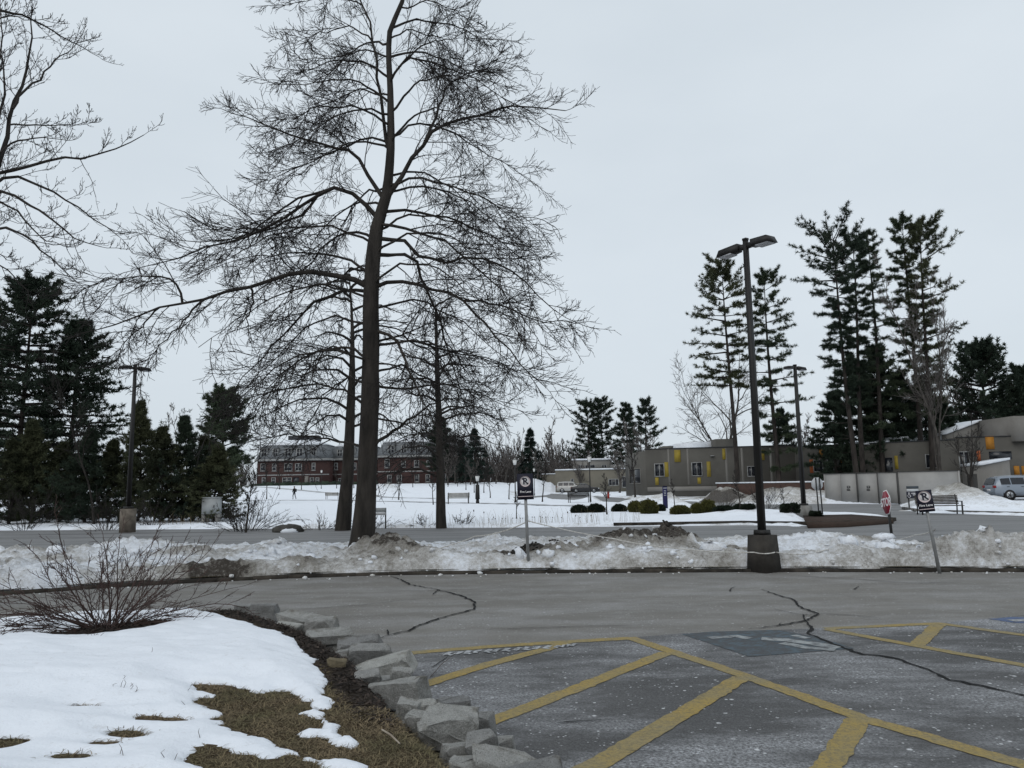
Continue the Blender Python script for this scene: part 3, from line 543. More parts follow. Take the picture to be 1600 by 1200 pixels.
M_BARK = mat('bark_dark', (.045, .039, .034), .95, (.017, .015, .013), 5, bump=.045, bscale=9, stretch=(1, 1, .22), lo=.35, hi=.65)
M_BARKG = mat('bark_grey', (.085, .076, .068), .95, (.035, .031, .028), 5, bump=.03, bscale=9, stretch=(1, 1, .25))
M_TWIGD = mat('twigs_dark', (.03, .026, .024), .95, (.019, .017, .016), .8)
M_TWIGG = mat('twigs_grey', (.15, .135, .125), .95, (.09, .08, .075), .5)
def trunk_tube(mb, P, Rd, k=12, seed=0, lumps=.06):
    n0 = len(mb.v); mb.tubes([P], [Rd], k); V = mb.v[-1]; rg = np.random.default_rng(seed)
    ctr = np.repeat(np.asarray(P), k, axis=0); a = np.arctan2(V[:, 1]-ctr[:, 1], V[:, 0]-ctr[:, 0])
    mb.v[-1] = ctr+(V-ctr)*(1+lumps*(2*vnoise(a*2.2+seed, V[:, 2]*1.4, seed)-1)+lumps*.6*(2*vnoise(a*5+seed, V[:, 2]*.7, seed+3)-1))[:, None]
# ---- the big bare tree on the verge, limbs traced from the picture at the trunk's depth
TY = 17.6
def tpx(px, py, dy=0): return at(px, py, TY+dy)
base = gp(566, 872, .3); base = tpx(566, 872)
broot = np.array([tpx(563, 880)[0], TY, .0]); bigtree = thing('bare_tree', 'large bare tree with wide drooping limbs on the snowy verge beside the dirty snow mound', 'tree', broot)
rg = np.random.default_rng(21)
TP = [(552, 900), (562, 872), (568, 830), (571, 780), (574, 720), (578, 640), (580, 560), (579, 480), (583, 400), (590, 345), (603, 312), (608, 273), (611, 224), (610, 146), (607, 88), (608, 49), (630, 0), (640, -70), (644, -150)]
TRpx = [27, 20, 17.5, 17, 16.5, 15.5, 15, 14.5, 13.5, 11.5, 9, 7.5, 6.5, 5.5, 5, 4.2, 3.2, 2.2, 1]
trunkP = np.array([tpx(*p) for p in TP]); trunkR = np.array(TRpx)*TY/FPX*.88
tp2 = resample(trunkP, 44); tr2 = np.interp(np.linspace(0, 1, 44), np.linspace(0, 1, 19), trunkR)
fl = np.linspace(0, 1, 44); tr2 = tr2*(1+.25*np.exp(-fl/.03))
LIMBS = [  # pixel polyline, start radius px, depth drift at the tip (m)
    ([(603, 245), (600, 214), (595, 146), (588, 97), (581, 44), (561, 0), (545, -60), (540, -130)], 5.0, .3),
    ([(600, 318), (637, 263), (666, 224), (681, 195), (734, 185), (803, 166), (885, 172)], 6.5, -.6), ([(666, 226), (686, 166), (700, 130), (740, 112), (793, 93)], 4.0, .5),
    ([(610, 130), (620, 105), (642, 88), (690, 100), (740, 120), (800, 160)], 3.2, -.9), ([(588, 310), (564, 254), (549, 234), (490, 224), (412, 195), (345, 166)], 5.5, .5),
    ([(580, 340), (554, 297), (525, 288), (461, 330), (393, 370), (300, 395), (220, 420)], 6, -.7), ([(512, 297), (470, 308), (420, 340), (360, 395), (330, 420)], 3.6, .9), ([(505, 301), (480, 330), (430, 356), (340, 380), (250, 372)], 3.6, .2),
    ([(577, 452), (549, 434), (510, 423), (461, 429), (398, 444), (330, 461), (242, 485), (149, 517)], 7.5, -.5), ([(300, 468), (271, 434), (217, 431), (144, 439), (110, 470)], 3.0, .4), ([(398, 446), (395, 470), (385, 500), (392, 530)], 3.0, -.5), ([(330, 462), (290, 500), (250, 540), (215, 590)], 2.8, -.6), ([(242, 487), (190, 540), (160, 570)], 2.2, .3),
    ([(588, 372), (632, 373), (651, 400), (695, 410), (739, 397), (800, 420), (880, 500)], 5.2, -.5), ([(586, 398), (647, 397), (661, 439), (685, 490), (706, 570), (730, 640)], 5.2, .6), ([(583, 452), (627, 436), (671, 449), (725, 468), (768, 517), (810, 570), (850, 605)], 5.2, -.9), ([(730, 470), (790, 480), (850, 505), (905, 500)], 3, .2),
    ([(580, 514), (617, 527), (637, 575), (665, 640), (700, 690)], 4.6, -.9), ([(572, 455), (530, 453), (490, 473), (437, 527), (393, 580), (350, 620)], 4.6, .8), ([(576, 712), (607, 678), (656, 644), (690, 622), (720, 625)], 5.2, -.4), ([(574, 700), (520, 688), (450, 680), (383, 683)], 3.4, .6), ([(577, 640), (545, 610), (500, 600), (430, 610), (370, 640)], 3.6, -.9),
    ([(581, 560), (545, 540), (490, 550), (430, 590), (400, 640)], 3.8, .7), ([(585, 375), (550, 360), (510, 380), (470, 430), (430, 500)], 3.8, 1.2), ([(595, 330), (640, 330), (700, 340), (770, 370), (840, 420)], 4.2, 1.1), ([(600, 290), (650, 275), (710, 290), (780, 320), (830, 345)], 3.6, -1.2), ([(580, 600), (620, 610), (680, 600), (740, 610), (800, 640)], 3.6, .9),
    ([(608, 180), (575, 170), (530, 180), (470, 215), (440, 230)], 3.0, -1.0), ([(610, 215), (650, 190), (700, 205), (780, 250), (830, 285)], 3.2, 1.4), ([(597, 150), (560, 140), (500, 165), (455, 190)], 2.6, .8), ([(606, 90), (570, 75), (520, 90), (450, 95)], 2.4, -.5), ([(608, 60), (640, 45), (690, 60), (735, 100)], 2.4, .7), ([(583, 50), (545, 40), (500, 50), (440, 75)], 2.4, .3), ([(625, 10), (670, 0), (720, 20), (740, 40)], 2.2, -.3), ([(570, 20), (530, -10), (480, 0), (440, 10)], 2.0, -.6), ([(640, -60), (690, -60), (730, -30)], 1.8, .3), ([(545, -60), (500, -60), (465, -30)], 1.8, .3),
    ([(611, 224), (580, 215), (520, 235), (440, 275), (390, 290)], 3.2, 1.2), ([(588, 350), (640, 355), (700, 380), (770, 440), (830, 520)], 4.0, -1.4), ([(583, 430), (540, 400), (480, 395), (400, 400), (330, 420)], 3.8, 1.3), ([(581, 540), (630, 530), (690, 545), (760, 560), (830, 590)], 3.6, 1.2)]
# limbs towards and away from the camera
for k in range(26):
    t = .24+.56*(k+rg.random())/26; c = np.array([np.interp(t, np.linspace(0, 1, 44), tp2[:, a]) for a in range(3)]); hgt = c[2]
    az = (0 if k % 2 else math.pi)+rg.choice([-1, 1])*rg.uniform(.25, .95); Lk = np.interp(hgt, [3, 5, 8, 12, 15], [3.4, 4.4, 3.9, 2.7, 1.6])*rg.uniform(.8, 1.15); dirv = np.array([math.cos(az), math.sin(az), 0])
    droop = np.interp(hgt, [3, 8, 13], [-.42, -.28, .05])
    q = [c, c+dirv*Lk*.25+[0, 0, .35], c+dirv*Lk*.55+[0, 0, .30+droop*Lk*.2], c+dirv*Lk*.8+[0, 0, droop*Lk*.55], c+dirv*Lk+[0, 0, droop*Lk]]
    LIMBS.append((q, 3.2, None))
LP = []; LR = []; DEP = []
TPX = np.array(TP, float)
for pts, r, dr in LIMBS:
    if dr is None: P = np.array(pts)
    else:
        q = np.array(pts, float); s0 = 0.0
        tl = np.stack([np.interp(np.linspace(0, 18, 200), np.arange(19), TPX[:, a]) for a in range(2)], 1)
        if np.min(np.hypot(*(tl-q[0]).T)) > 14 and DEP:
            A = np.concatenate(DEP); s0 = A[np.argmin(np.hypot(A[:, 0]-q[0][0], A[:, 1]-q[0][1])), 2]
        dd = s0+dr*1.6*(np.arange(len(q))/(len(q)-1))**1.2; P = np.array([tpx(*p, dy=d) for p, d in zip(q, dd)]); u = np.linspace(0, len(q)-1, 40)
        DEP.append(np.stack([np.interp(u, np.arange(len(q)), q[:, 0]), np.interp(u, np.arange(len(q)), q[:, 1]), np.interp(u, np.arange(len(q)), dd)], 1))
    ref = tp2 if (dr is None or s0 == 0.0 or not LP) else np.concatenate(LP)
    if ref is tp2: ref = np.stack([np.interp(np.linspace(0, 43, 400), np.arange(44), tp2[:, a]) for a in range(3)], 1)
    nb_ = ref[np.argmin(np.linalg.norm(ref-P[0], axis=1))]; P = np.concatenate([nb_[None], P[1:]]); P = resample(P, 14); P[0] = nb_; P[1:] += rg.normal(0, .025, (13, 3)); LP.append(P); LR.append(np.maximum(.72*r*TY/FPX*(1-np.linspace(0, 1, 14)**.75*.86), .007))
LP = np.array(LP); LR = np.array(LR); LLEN = np.linalg.norm(np.diff(LP, axis=1), axis=2).sum(1)
mb = MB(); trunk_tube(mb, tp2-broot, tr2, 16, 4, .07); mb.build('trunk', M_BARK, bigtree, True)
for P, r in zip(LP, LR): MB().tubes([P-broot], [r], 7).build('limb', M_BARK, bigtree, True)
AP = np.concatenate([LP]); AR = np.concatenate([LR])
c1, r1, l1 = grow(rg, AP, AR, 17, np.clip(LLEN*.40, .3, 1.6), (.17, 1), (.4, 1.0), 6, .10, np.array([.0, -.05, -.05, .0, .05, .08]), .011, .0075, .45)
kp = rg.random(len(c1)) < np.repeat(np.clip((LLEN/3.2)**1.3, .2, 1)*np.where(np.arange(len(LLEN)) < len(LLEN)-26, 1, .62), 17); c1, r1, l1 = c1[kp], r1[kp], l1[kp]
c2, r2, l2 = grow(rg, c1, r1, 7, np.clip(l1*.62, .3, 1.0), (.15, 1), (.4, 1.0), 5, .10, np.array([-.02, -.03, 0, .08, .1]), .009, .0056, .35)
c3, r3, l3 = grow(rg, c2, r2, 4, np.clip(l2*.6, .18, .5), (.2, .95), (.4, .95), 3, .10, .10, .008, .0044, .2, end=False)
mb = MB(); mb.tubes(c1-broot, r1, 4); mb.tubes(c2-broot, r2, 3); mb.tubes(c3-broot, r3, 3); mb.build('crown', M_TWIGD, bigtree)

def bare_mesh(seed, H=8.0, spread=.55, r0=.13, clear=.2, n0=14, n1=8, n2=6, n3=3, ang0=(.5, 1.0), grav=.06, leaders=1, rmin=.006, lean=0.0, wander=.12, fan=.34):
    """trunk mesh and crown mesh of a bare tree standing on the origin"""
    rg = np.random.default_rng(seed); S = 12; T = []
    for k in range(leaders):
        d = np.array([0., 0, 1]); P = [np.zeros(3)]; a = 2*math.pi*k/leaders+rg.random()
        for i in range(S-1):
            out = np.array([math.cos(a), math.sin(a), 0])*(fan if 1 < i < 5 and leaders > 1 else .0)
            d = unit(d+rg.normal(0, .05, 3)+out*.5+np.array([lean, 0, .25])*.3); P.append(P[-1]+d*H*(1 if k == 0 else rg.uniform(.75, .95))/(S-1))
        T.append(P)
    T = np.array(T); Tr = np.array([r0*(1-.9*np.linspace(0, 1, S))*(1 if k == 0 else .75) for k in range(leaders)]); Tr[:, 0] *= 1.3
    c0, q0, l0 = grow(rg, T, Tr, n0, H*spread*.62, (clear, .97), ang0, 8, wander, grav, .016, rmin*1.6, .55, up0=.15)
    c1, q1, l1 = grow(rg, c0, q0, n1, np.clip(l0*.5, .2, 9), (.2, 1), (.4, .9), 6, wander*1.2, grav, .012, rmin*1.25, .35)
    c2, q2, l2 = grow(rg, c1, q1, n2, np.clip(l1*.55, .12, 9), (.2, 1), (.4, .9), 3, wander*1.3, grav, .01, rmin, .3)
    A = MB()
    for k in range(leaders): trunk_tube(A, T[k], Tr[k], 9, seed+k, .05)
    A.tubes(c0, q0, 5); B = MB(); B.tubes(c1, q1, 3); B.tubes(c2, q2, 3)
    if n3:
        c3, q3, l3 = grow(rg, c2, q2, n3, np.clip(l2*.6, .08, 9), (.25, 1), (.35, .8), 3, wander*1.3, grav, .01, rmin*.85, .2); B.tubes(c3, q3, 3)
    return A, B
def bare_tree(name, label, loc, rz=0, group=None, bark=None, twig=None, **kw):
    t = thing(name, label, 'tree', loc, rz, group); A, B = bare_mesh(**kw); A.build('trunk', bark or M_BARKG, t, True); B.build('crown', twig or M_TWIGD, t); return t
# two trees across the road
def traced_tree(name, label, PX, RPX, Y, seed, nl, Llim, bark, twig, droop=(-.35, .1), rmin=.008, n=(8, 4, 3), zr=(.3, .97)):
    rg = np.random.default_rng(seed); P = np.array([at(*p, Y) for p in PX]); rt = np.array([P[0][0], Y, gz(P[0][0], Y)]); P[0][2] = rt[2]-.1
    t = thing(name, label, 'tree', rt); tp = resample(P, 26); tr = np.interp(np.linspace(0, 1, 26), np.linspace(0, 1, len(RPX)), np.array(RPX)*Y/FPX)
    mb = MB(); trunk_tube(mb, tp-rt, tr, 12, seed, .06); mb.build('trunk', bark, t, True); H = tp[-1][2]-tp[0][2]; LPs = []
    for k in range(nl):
        u = zr[0]+(zr[1]-zr[0])*(k+rg.random())/nl; c = np.array([np.interp(u, np.linspace(0, 1, 26), tp[:, a]) for a in range(3)]); az = rg.uniform(0, 2*math.pi)
        Lk = Llim*(1.05-.75*u)*rg.uniform(.7, 1.15)/.8; dv = np.array([math.cos(az), math.sin(az), 0]); dr = droop[0]+(droop[1]-droop[0])*u
        LPs.append(resample([c, c+dv*Lk*.25+[0, 0, .12*Lk], c+dv*Lk*.6+[0, 0, .12*Lk+dr*Lk*.3], c+dv*Lk+[0, 0, dr*Lk]], 9))
    LPs = np.array(LPs); LPs[:, 1:] += rg.normal(0, .03, LPs[:, 1:].shape); lr = np.maximum(.016*Llim*(1-.8*np.linspace(0, 1, 9)), .01)[None].repeat(nl, 0)
    for Pk, r in zip(LPs, lr): MB().tubes([Pk-rt], [r], 6).build('limb', bark, t, True)
    ll = np.linalg.norm(np.diff(LPs, axis=1), axis=2).sum(1)
    c1, r1, l1 = grow(rg, LPs, lr, n[0], ll*.42, (.15, 1), (.45, 1.0), 6, .15, np.array([0, -.04, -.03, 0, .05, .07]), .011, rmin*1.3, .4)
    c2, r2, l2 = grow(rg, c1, r1, n[1], l1*.55, (.2, 1), (.4, .9), 4, .12, .02, .01, rmin, .3); mb = MB(); mb.tubes(c1-rt, r1, 4); mb.tubes(c2-rt, r2, 3)
    if n[2]: c3, r3, l3 = grow(rg, c2, r2, n[2], l2*.6, (.25, 1), (.4, .9), 3, .12, .03, .01, rmin*.85, .2); mb.tubes(c3-rt, r3, 3)
    mb.build('crown', twig, t); return t
traced_tree('bare_tree', 'bare tree with leaning grey trunk across the road, just behind the big verge tree', [(535, 830), (538, 800), (543, 740), (547, 670), (550, 590), (551, 520), (548, 460), (544, 410)], [13, 10, 8.4, 7.0, 5, 3.2, 1.6, .4], 30.6, 31, 24, 3.8, M_BARK, M_TWIGD, zr=(.36, .98))
traced_tree('bare_tree', 'slim straight bare tree standing alone in snow across the road', [(690, 828), (689, 800), (688, 740), (686, 660), (684, 600), (682, 540), (680, 470)], [9, 7, 6, 5, 4, 2.5, .5], 31, 32, 24, 3.4, M_BARK, M_TWIGD, droop=(-.2, .3), zr=(.22, .98))
# tree at the left whose trunk stands outside the picture
LYD = 11.0
def lpx(px, py, dy=0): return at(px, py, LYD+dy)
rt = np.array([lpx(-105, 900)[0], LYD, .15]); ltree = thing('bare_tree', 'bare spur-twigged tree reaching in over the lawn, its trunk beyond the shrub', 'tree', rt)
TP = resample([lpx(-100, 960), lpx(-100, 800), lpx(-95, 600), lpx(-90, 450), lpx(-80, 330), lpx(-60, 180), lpx(-50, 40), lpx(-40, -120), lpx(-35, -260)], 26); TP[0][2] = -.1
TRr = np.interp(np.linspace(0, 1, 26), [0, .1, .5, .8, 1], [.2, .15, .12, .06, .015]); mb = MB(); trunk_tube(mb, TP-rt, TRr, 12, 6, .06); mb.build('trunk', M_BARK, ltree, True)
rg = np.random.default_rng(41); LL = [[(-78, 330), (-20, 290), (0, 251), (11, 210), (22, 161), (37, 127), (47, 75), (50, 11)], [(20, 170), (34, 144), (67, 120), (86, 92), (112, 79), (129, 52)], [(-80, 300), (0, 240), (22, 221), (52, 217), (97, 217)], [(-85, 340), (0, 266), (45, 259), (90, 247), (131, 247), (180, 236), (223, 212)], [(-88, 360), (0, 276), (30, 277), (75, 296), (120, 322), (161, 352), (187, 369)], [(-90, 380), (0, 296), (45, 319), (90, 349), (112, 371), (157, 384)], [(-92, 430), (0, 352), (45, 371), (67, 394), (105, 424), (127, 446)], [(15, 195), (75, 195), (124, 197), (139, 184)], [(-80, 320), (-10, 310), (30, 330), (60, 370), (100, 385)], [(-60, 200), (-20, 150), (5, 100), (12, 75)], [(-75, 300), (-10, 230), (10, 130), (-5, 60)], [(-92, 450), (-30, 400), (10, 420), (40, 450), (50, 480)], [(-60, 180), (-10, 120), (5, 60), (0, -10)], [(-95, 420), (-200, 380), (-300, 300)], [(-80, 300), (-180, 200), (-240, 80)], [(-60, 150), (-130, 60), (-170, -60)], [(-50, 40), (0, -40), (40, -140)]]
P = []
for i, pts in enumerate(LL):
    dr = rg.uniform(-.9, .9); P.append(resample(np.array([lpx(*p, dy=dr*(k/(len(pts)-1))) for k, p in enumerate(pts)]), 14))
for k in range(8):
    c = TP[rg.integers(9, 24)]; az = rg.uniform(0, 6.28); dv = np.array([math.cos(az), math.sin(az), .1]); q = rg.uniform(1.2, 2.2); P.append(resample([c, c+dv*q*.4+[0, 0, .2], c+dv*q], 14))
P = np.array(P); P[:, 1:] += rg.normal(0, .012, P[:, 1:].shape); ll = np.linalg.norm(np.diff(P, axis=1), axis=2).sum(1); rr = np.maximum((.0115*ll)[:, None]*(1-.85*np.linspace(0, 1, 14)), .005)
for p, r in zip(P, rr): MB().tubes([p-rt], [r], 6).build('limb', M_BARK, ltree, True)
c1, r1, l1 = grow(rg, P, rr, 11, np.clip(ll*.3, .2, .8), (.2, 1), (.5, 1.1), 6, .15, .06, .010, .0042, .4); c2, r2, l2 = grow(rg, c1, r1, 6, np.clip(l1*.4, .08, .3), (.15, 1), (.6, 1.1), 4, .15, .12, .01, .0032, .3, up0=.3); c3, r3, l3 = grow(rg, c2, r2, 3, .06, (.2, 1), (.6, 1.2), 3, .15, .1, .02, .003, .2, up0=.3)
r3[:, -1] = .0042
mb = MB(); mb.tubes(c1-rt, r1, 4); mb.tubes(c2-rt, r2, 3); mb.tubes(c3-rt, r3, 3); mb.build('crown', M_TWIGD, ltree)

# ---- conifers
def needles(mb, C, D, ln, wd, k, rg, spread=.9):
    """k needle triangles at every centre C pointing about D"""
    n = len(C); C = np.repeat(C, k, 0); D = unit(np.repeat(D, k, 0)+rg.normal(0, spread, (n*k, 3))); l_ = (ln*rg.uniform(.6, 1.2, n*k))[:, None]
    sd = unit(np.cross(D, rg.normal(size=(n*k, 3))))*wd*.5; V = np.stack([C-sd, C+sd, C+D*l_], 1).reshape(-1, 3); i = np.arange(n*k)*3
    mb.add(V, np.stack([i, i+1, i+2], 1))
def conifer_mesh(seed, H, prof, clear=.3, step=.55, per=4, rtrunk=.25, up=.15, droop=-.05, lean=(0, 0), nb=9, nt=7, k=6, nl=.28, nw=.05, fol=.35, flat=.75, bend=None, dead=0, side=0.0, blen=.36):
    """prof: list (height fraction, branch length m); returns trunk, crown builders"""
    rg = np.random.default_rng(seed); S = 14; u = np.linspace(0, 1, S)
    T = np.stack([lean[0]*u**1.2+.12*np.sin(u*5+seed), lean[1]*u+.1*np.sin(u*4+seed*2), u*H], 1); T[0, :2] = 0; Tr = rtrunk*(1-.93*u**1.1); Tr[0] *= 1.2
    A = MB(); trunk_tube(A, T, Tr, 8, seed, .05); BP = []; BL = []; z = clear*H
    pu = [p[0] for p in prof]; pl = [p[1] for p in prof]
    while z < H*.985:
        uu = z/H; c = np.array([np.interp(uu, u, T[:, a]) for a in range(3)]); base_l = np.interp(uu, pu, pl); m = max(2, int(round(per*rg.uniform(.7, 1.3)))); a0 = rg.uniform(0, 6.28)
        for j in range(m):
            az = a0+2*math.pi*j/m+rg.normal(0, .3); dv = np.array([math.cos(az), math.sin(az), 0]); q = base_l*rg.uniform(.4, 1.2)*(1+side*math.cos(az)); top = smooth(.72, 1.0, uu)
            upk = up+top*.65; e = c+[0, 0, rg.uniform(-.12, .12)*step]
            BP.append(np.stack([e, e+dv*q*.35+[0, 0, q*upk*.35], e+dv*q*.7+[0, 0, q*(upk*.7+droop)], e+dv*q+[0, 0, q*(upk*1.15+droop*1.2)]])); BL.append(q)
        z += step*rg.uniform(.6, 1.4)*(1-.45*uu)
    BP = np.array([resample(b, 7) for b in BP]); BL = np.array(BL); br = np.maximum(.02*BL, .02)[:, None]*(1-.8*np.linspace(0, 1, 7)); A.tubes(BP, br, 4)
    for j in range(dead):
        zz = rg.uniform(.2, .6)*H; c = np.array([np.interp(zz/H, u, T[:, a]) for a in range(3)]); az = rg.uniform(0, 6.28); q = rg.uniform(.8, 2.4); dv = np.array([math.cos(az), math.sin(az), rg.uniform(-.15, .2)])
        A.tubes([[c, c+dv*q*.5, c+dv*q+[0, 0, .1]]], [[.035, .025, .012]], 3)
    c1, r1, l1 = grow(rg, BP, br, nb, np.clip(BL*blen, .2, 1.2), (fol, 1), (.5, 1.0), 4, .12, .04, .012, .008, .45, flat=flat)
    B = MB(); B.tubes(c1, r1, 3)
    for Q, m in ((c1, nt), (BP, max(3, nt//2))):
        n = len(Q); t = rg.uniform(.15 if Q is c1 else fol, 1, n*m)*(Q.shape[1]-1); i = np.minimum(t.astype(int), Q.shape[1]-2); f = (t-i)[:, None]; id_ = np.repeat(np.arange(n), m)
        C = Q[id_, i]*(1-f)+Q[id_, i+1]*f; D = unit(Q[id_, i+1]-Q[id_, i])*.8+[0, 0, .25]; needles(B, C+rg.normal(0, .04, C.shape)*[1, 1, .6], D, nl, nw, k, rg)
    tt = T[-1]+rg.normal(0, .12, (12, 3)); needles(B, tt, np.tile([0, 0, 1.], (12, 1)), nl, nw, k, rg)
    return A, B
def leafmat(name, a, b): return mat(name, a, .85, b, .35, 4, spec=.15, island=.35)
M_PINE = leafmat('pine_needles', (.065, .082, .048), (.034, .048, .03)); M_PINE2 = leafmat('pine_needles_deep', (.036, .05, .033), (.02, .03, .021)); M_PINE3 = leafmat('pine_needles_warm', (.07, .075, .04), (.04, .048, .026)); M_ARBOR = leafmat('arborvitae_scale', (.042, .046, .024), (.02, .026, .016)); M_SPRUCE = leafmat('spruce_needles', (.025, .042, .032), (.016, .026, .022))
M_PBARK = mat('pine_bark', (.048, .04, .035), .95, (.02, .017, .015), 3, bump=.03, bscale=8, stretch=(1, 1, .3))
def conifer(name, label, loc, rz=0, group=None, leaf=None, **kw):
    t = thing(name, label, 'tree', loc, rz, group); A, B = conifer_mesh(**kw); A.build('trunk', M_PBARK, t, True); B.build('crown', leaf or M_PINE, t); return t
def cpos(px, Y): x = gx(px, Y); return np.array([x, Y, gz(x, Y)-.05])
def hgt(px, py, Y, z0): return at(px, py, Y)[2]-z0
def lean_of(pxb, pxt, pyt, Y): return at(pxt, pyt, Y)[0]-gx(pxb, Y)
# tall white pines at the right
def wpine(label, pxb, pxt, pyt, Y, seed, prof, leaf=None, **kw):
    pyt += 20; prof = [(a, b*.86) for a, b in prof]; p = cpos(pxb, Y); H = hgt(pxt, pyt, Y, p[2]); d = dict(clear=.4, step=1.2, per=4, rtrunk=.27, nb=10, nt=8, k=6, nl=.36, nw=.052, fol=.32, flat=.84, up=.06, droop=.0, lean=(lean_of(pxb, pxt, pyt, Y), 0)); d.update(kw)
    return conifer('white_pine', label, p, 0, None, leaf, seed=seed, H=H, prof=prof, **d)
wpine('tall pine with layered plumes and long bare lower trunk behind the lamp post', 1152, 1128, 388, 78, 51, [(.4, 2.6), (.55, 4.0), (.7, 4.4), (.85, 3.4), (.95, 1.9), (1, 1)], side=-.25, clear=.46, leaf=M_PINE3)
wpine('tall pine with open tiers of branches down to the grey building roof', 1216, 1193, 406, 79, 52, [(.1, 1.6), (.3, 2.6), (.5, 4.0), (.65, 3.4), (.8, 2.8), (.94, 1.6), (1, .9)], side=.15, clear=.12, step=1.35)
wpine('broad dense-topped pine, first of the close group behind the grey fence', 1340, 1298, 338, 72, 53, [(.3, 1.2), (.5, 1.9), (.7, 2.6), (.86, 4.7), (.95, 3.4), (1, 1.2)], side=-.2, per=4, clear=.34, dead=16, step=1.0, leaf=M_PINE2)
wpine('pine with twin bare trunk rising through the group behind the grey fence', 1352, 1330, 350, 74, 54, [(.35, 1.1), (.6, 1.7), (.8, 2.6), (.93, 2.2), (1, .8)], clear=.35, dead=12, leaf=M_PINE2)
wpine('thin-crowned sparse pine in the middle of the group behind the fence', 1382, 1356, 343, 76, 55, [(.3, 2.2), (.6, 2.6), (.8, 2.4), (1, .7)], clear=.25, nb=8, nt=5, dead=10)
wpine('tallest pine of the group behind the fence with pointed top', 1443, 1411, 320, 75, 56, [(.3, 2.2), (.55, 2.6), (.75, 2.9), (.88, 2.4), (1, .9)], clear=.28, dead=6)
wpine('pine with upswept plumes on one side next to the bare tree', 1458, 1438, 332, 73, 57, [(.3, 1.8), (.5, 2.4), (.75, 3.0), (.9, 2.6), (1, 1.2)], side=.35, clear=.33, up=.32, leaf=M_PINE3)
# low dark conifers below the group
UND = []
for i, (px, pt, Y, w) in enumerate([(1310, 615, 77, 2.6), (1352, 570, 79, 3.0), (1385, 545, 80, 3.2), (1418, 585, 78, 2.8), (1455, 590, 79, 2.8), (1228, 640, 90, 2.0), (1482, 630, 79, 2.2)]):
    p = cpos(px, Y); H = hgt(px, pt, Y, p[2]); lb = 'dark bushy young pine under the pine with open tiers' if i == 5 else 'dark bushy young pine crowded under the tall pine group'; gr = None if i == 5 else 'young pines under the tall pine group'
    if i < 2: UND.append(conifer('understorey_pine', lb, p, 0, gr, M_PINE2, seed=60+i, H=10.0, prof=[(0, 2.7), (.4, 2.7), (.75, 1.7), (1, .2)], clear=.04, step=.7, per=5, rtrunk=.18, nb=10, nt=7, k=5, nl=.42, nw=.09, fol=.25)); t = UND[-1]
    else: t = copy_tree(UND[i % 2], None, p, i*1.9, None, lb)
    t.scale = (w/2.7, w/2.7, H/10.0)
    if i == 5 and 'group' in t: del t['group']
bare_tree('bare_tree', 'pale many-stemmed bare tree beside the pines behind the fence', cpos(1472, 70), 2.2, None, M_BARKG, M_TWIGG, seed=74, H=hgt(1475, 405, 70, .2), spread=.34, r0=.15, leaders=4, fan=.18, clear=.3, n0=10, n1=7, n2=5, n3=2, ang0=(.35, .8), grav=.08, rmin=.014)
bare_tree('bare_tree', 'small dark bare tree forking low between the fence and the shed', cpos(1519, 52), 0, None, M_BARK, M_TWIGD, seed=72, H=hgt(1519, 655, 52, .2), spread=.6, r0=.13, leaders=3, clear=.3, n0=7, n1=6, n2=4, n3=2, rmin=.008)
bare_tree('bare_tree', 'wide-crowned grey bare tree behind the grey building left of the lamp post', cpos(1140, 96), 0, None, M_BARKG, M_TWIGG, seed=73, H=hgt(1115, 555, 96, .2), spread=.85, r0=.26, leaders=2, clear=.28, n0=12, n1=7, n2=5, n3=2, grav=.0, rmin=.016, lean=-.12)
p = cpos(1552, 98); conifer('round_pine', 'broad dark pine rising behind the shed roof', p, 0, None, M_PINE2, seed=75, H=hgt(1552, 545, 98, p[2]), prof=[(0, 6.5), (.4, 7.0), (.7, 5.6), (.9, 2.8), (1, .8)], clear=.03, step=.8, per=6, rtrunk=.3, nb=10, nt=7, k=5, nl=.5, nw=.12, fol=.3, up=.3)
p = cpos(1620, 92); conifer('round_pine', 'dark pine half cut off beside the tall grey block', p, 0, None, M_PINE2, seed=76, H=hgt(1620, 580, 92, p[2]), prof=[(0, 5.0), (.4, 5.0), (.7, 4.0), (1, .8)], clear=.1, step=.9, per=6, rtrunk=.3, nb=11, nt=7, k=6, nl=.5, nw=.11, fol=.3, up=.3)
# pines and spruce over the tan buildings in the middle
def mpine(label, px, py, Y, seed, prof, **kw):
    p = cpos(px, Y); d = dict(clear=.12, step=1.25, per=5, rtrunk=.35, nb=7, nt=6, k=5, nl=.65, nw=.12, fol=.35, up=.3, flat=.8, leaf=M_PINE2); d.update(kw)
    return conifer('pine_tree', label, p, 0, None, seed=seed, H=hgt(px, py, Y, p[2]), prof=prof, **d)
mpine('broad dense pine, darkest of those over the tan building', 921, 630, 168, 81, [(0, 4.5), (.3, 5.2), (.6, 4.6), (.85, 2.8), (1, 1)]); mpine('dense pine close beside the darkest pine over the tan building', 943, 627, 170, 82, [(0, 4), (.3, 5), (.6, 4.2), (.85, 2.6), (1, 1)])
mpine('narrower pine with long low limb beside the floodlight mast', 983, 636, 160, 83, [(0, 3), (.3, 4.5), (.6, 3), (1, .8)], per=5, up=.25); mpine('open-branched pine above the corner of the grey building', 1013, 630, 150, 84, [(.2, 3.5), (.45, 3.5), (.7, 3.0), (1, .9)], per=4, step=1.4, up=.3, clear=.2)
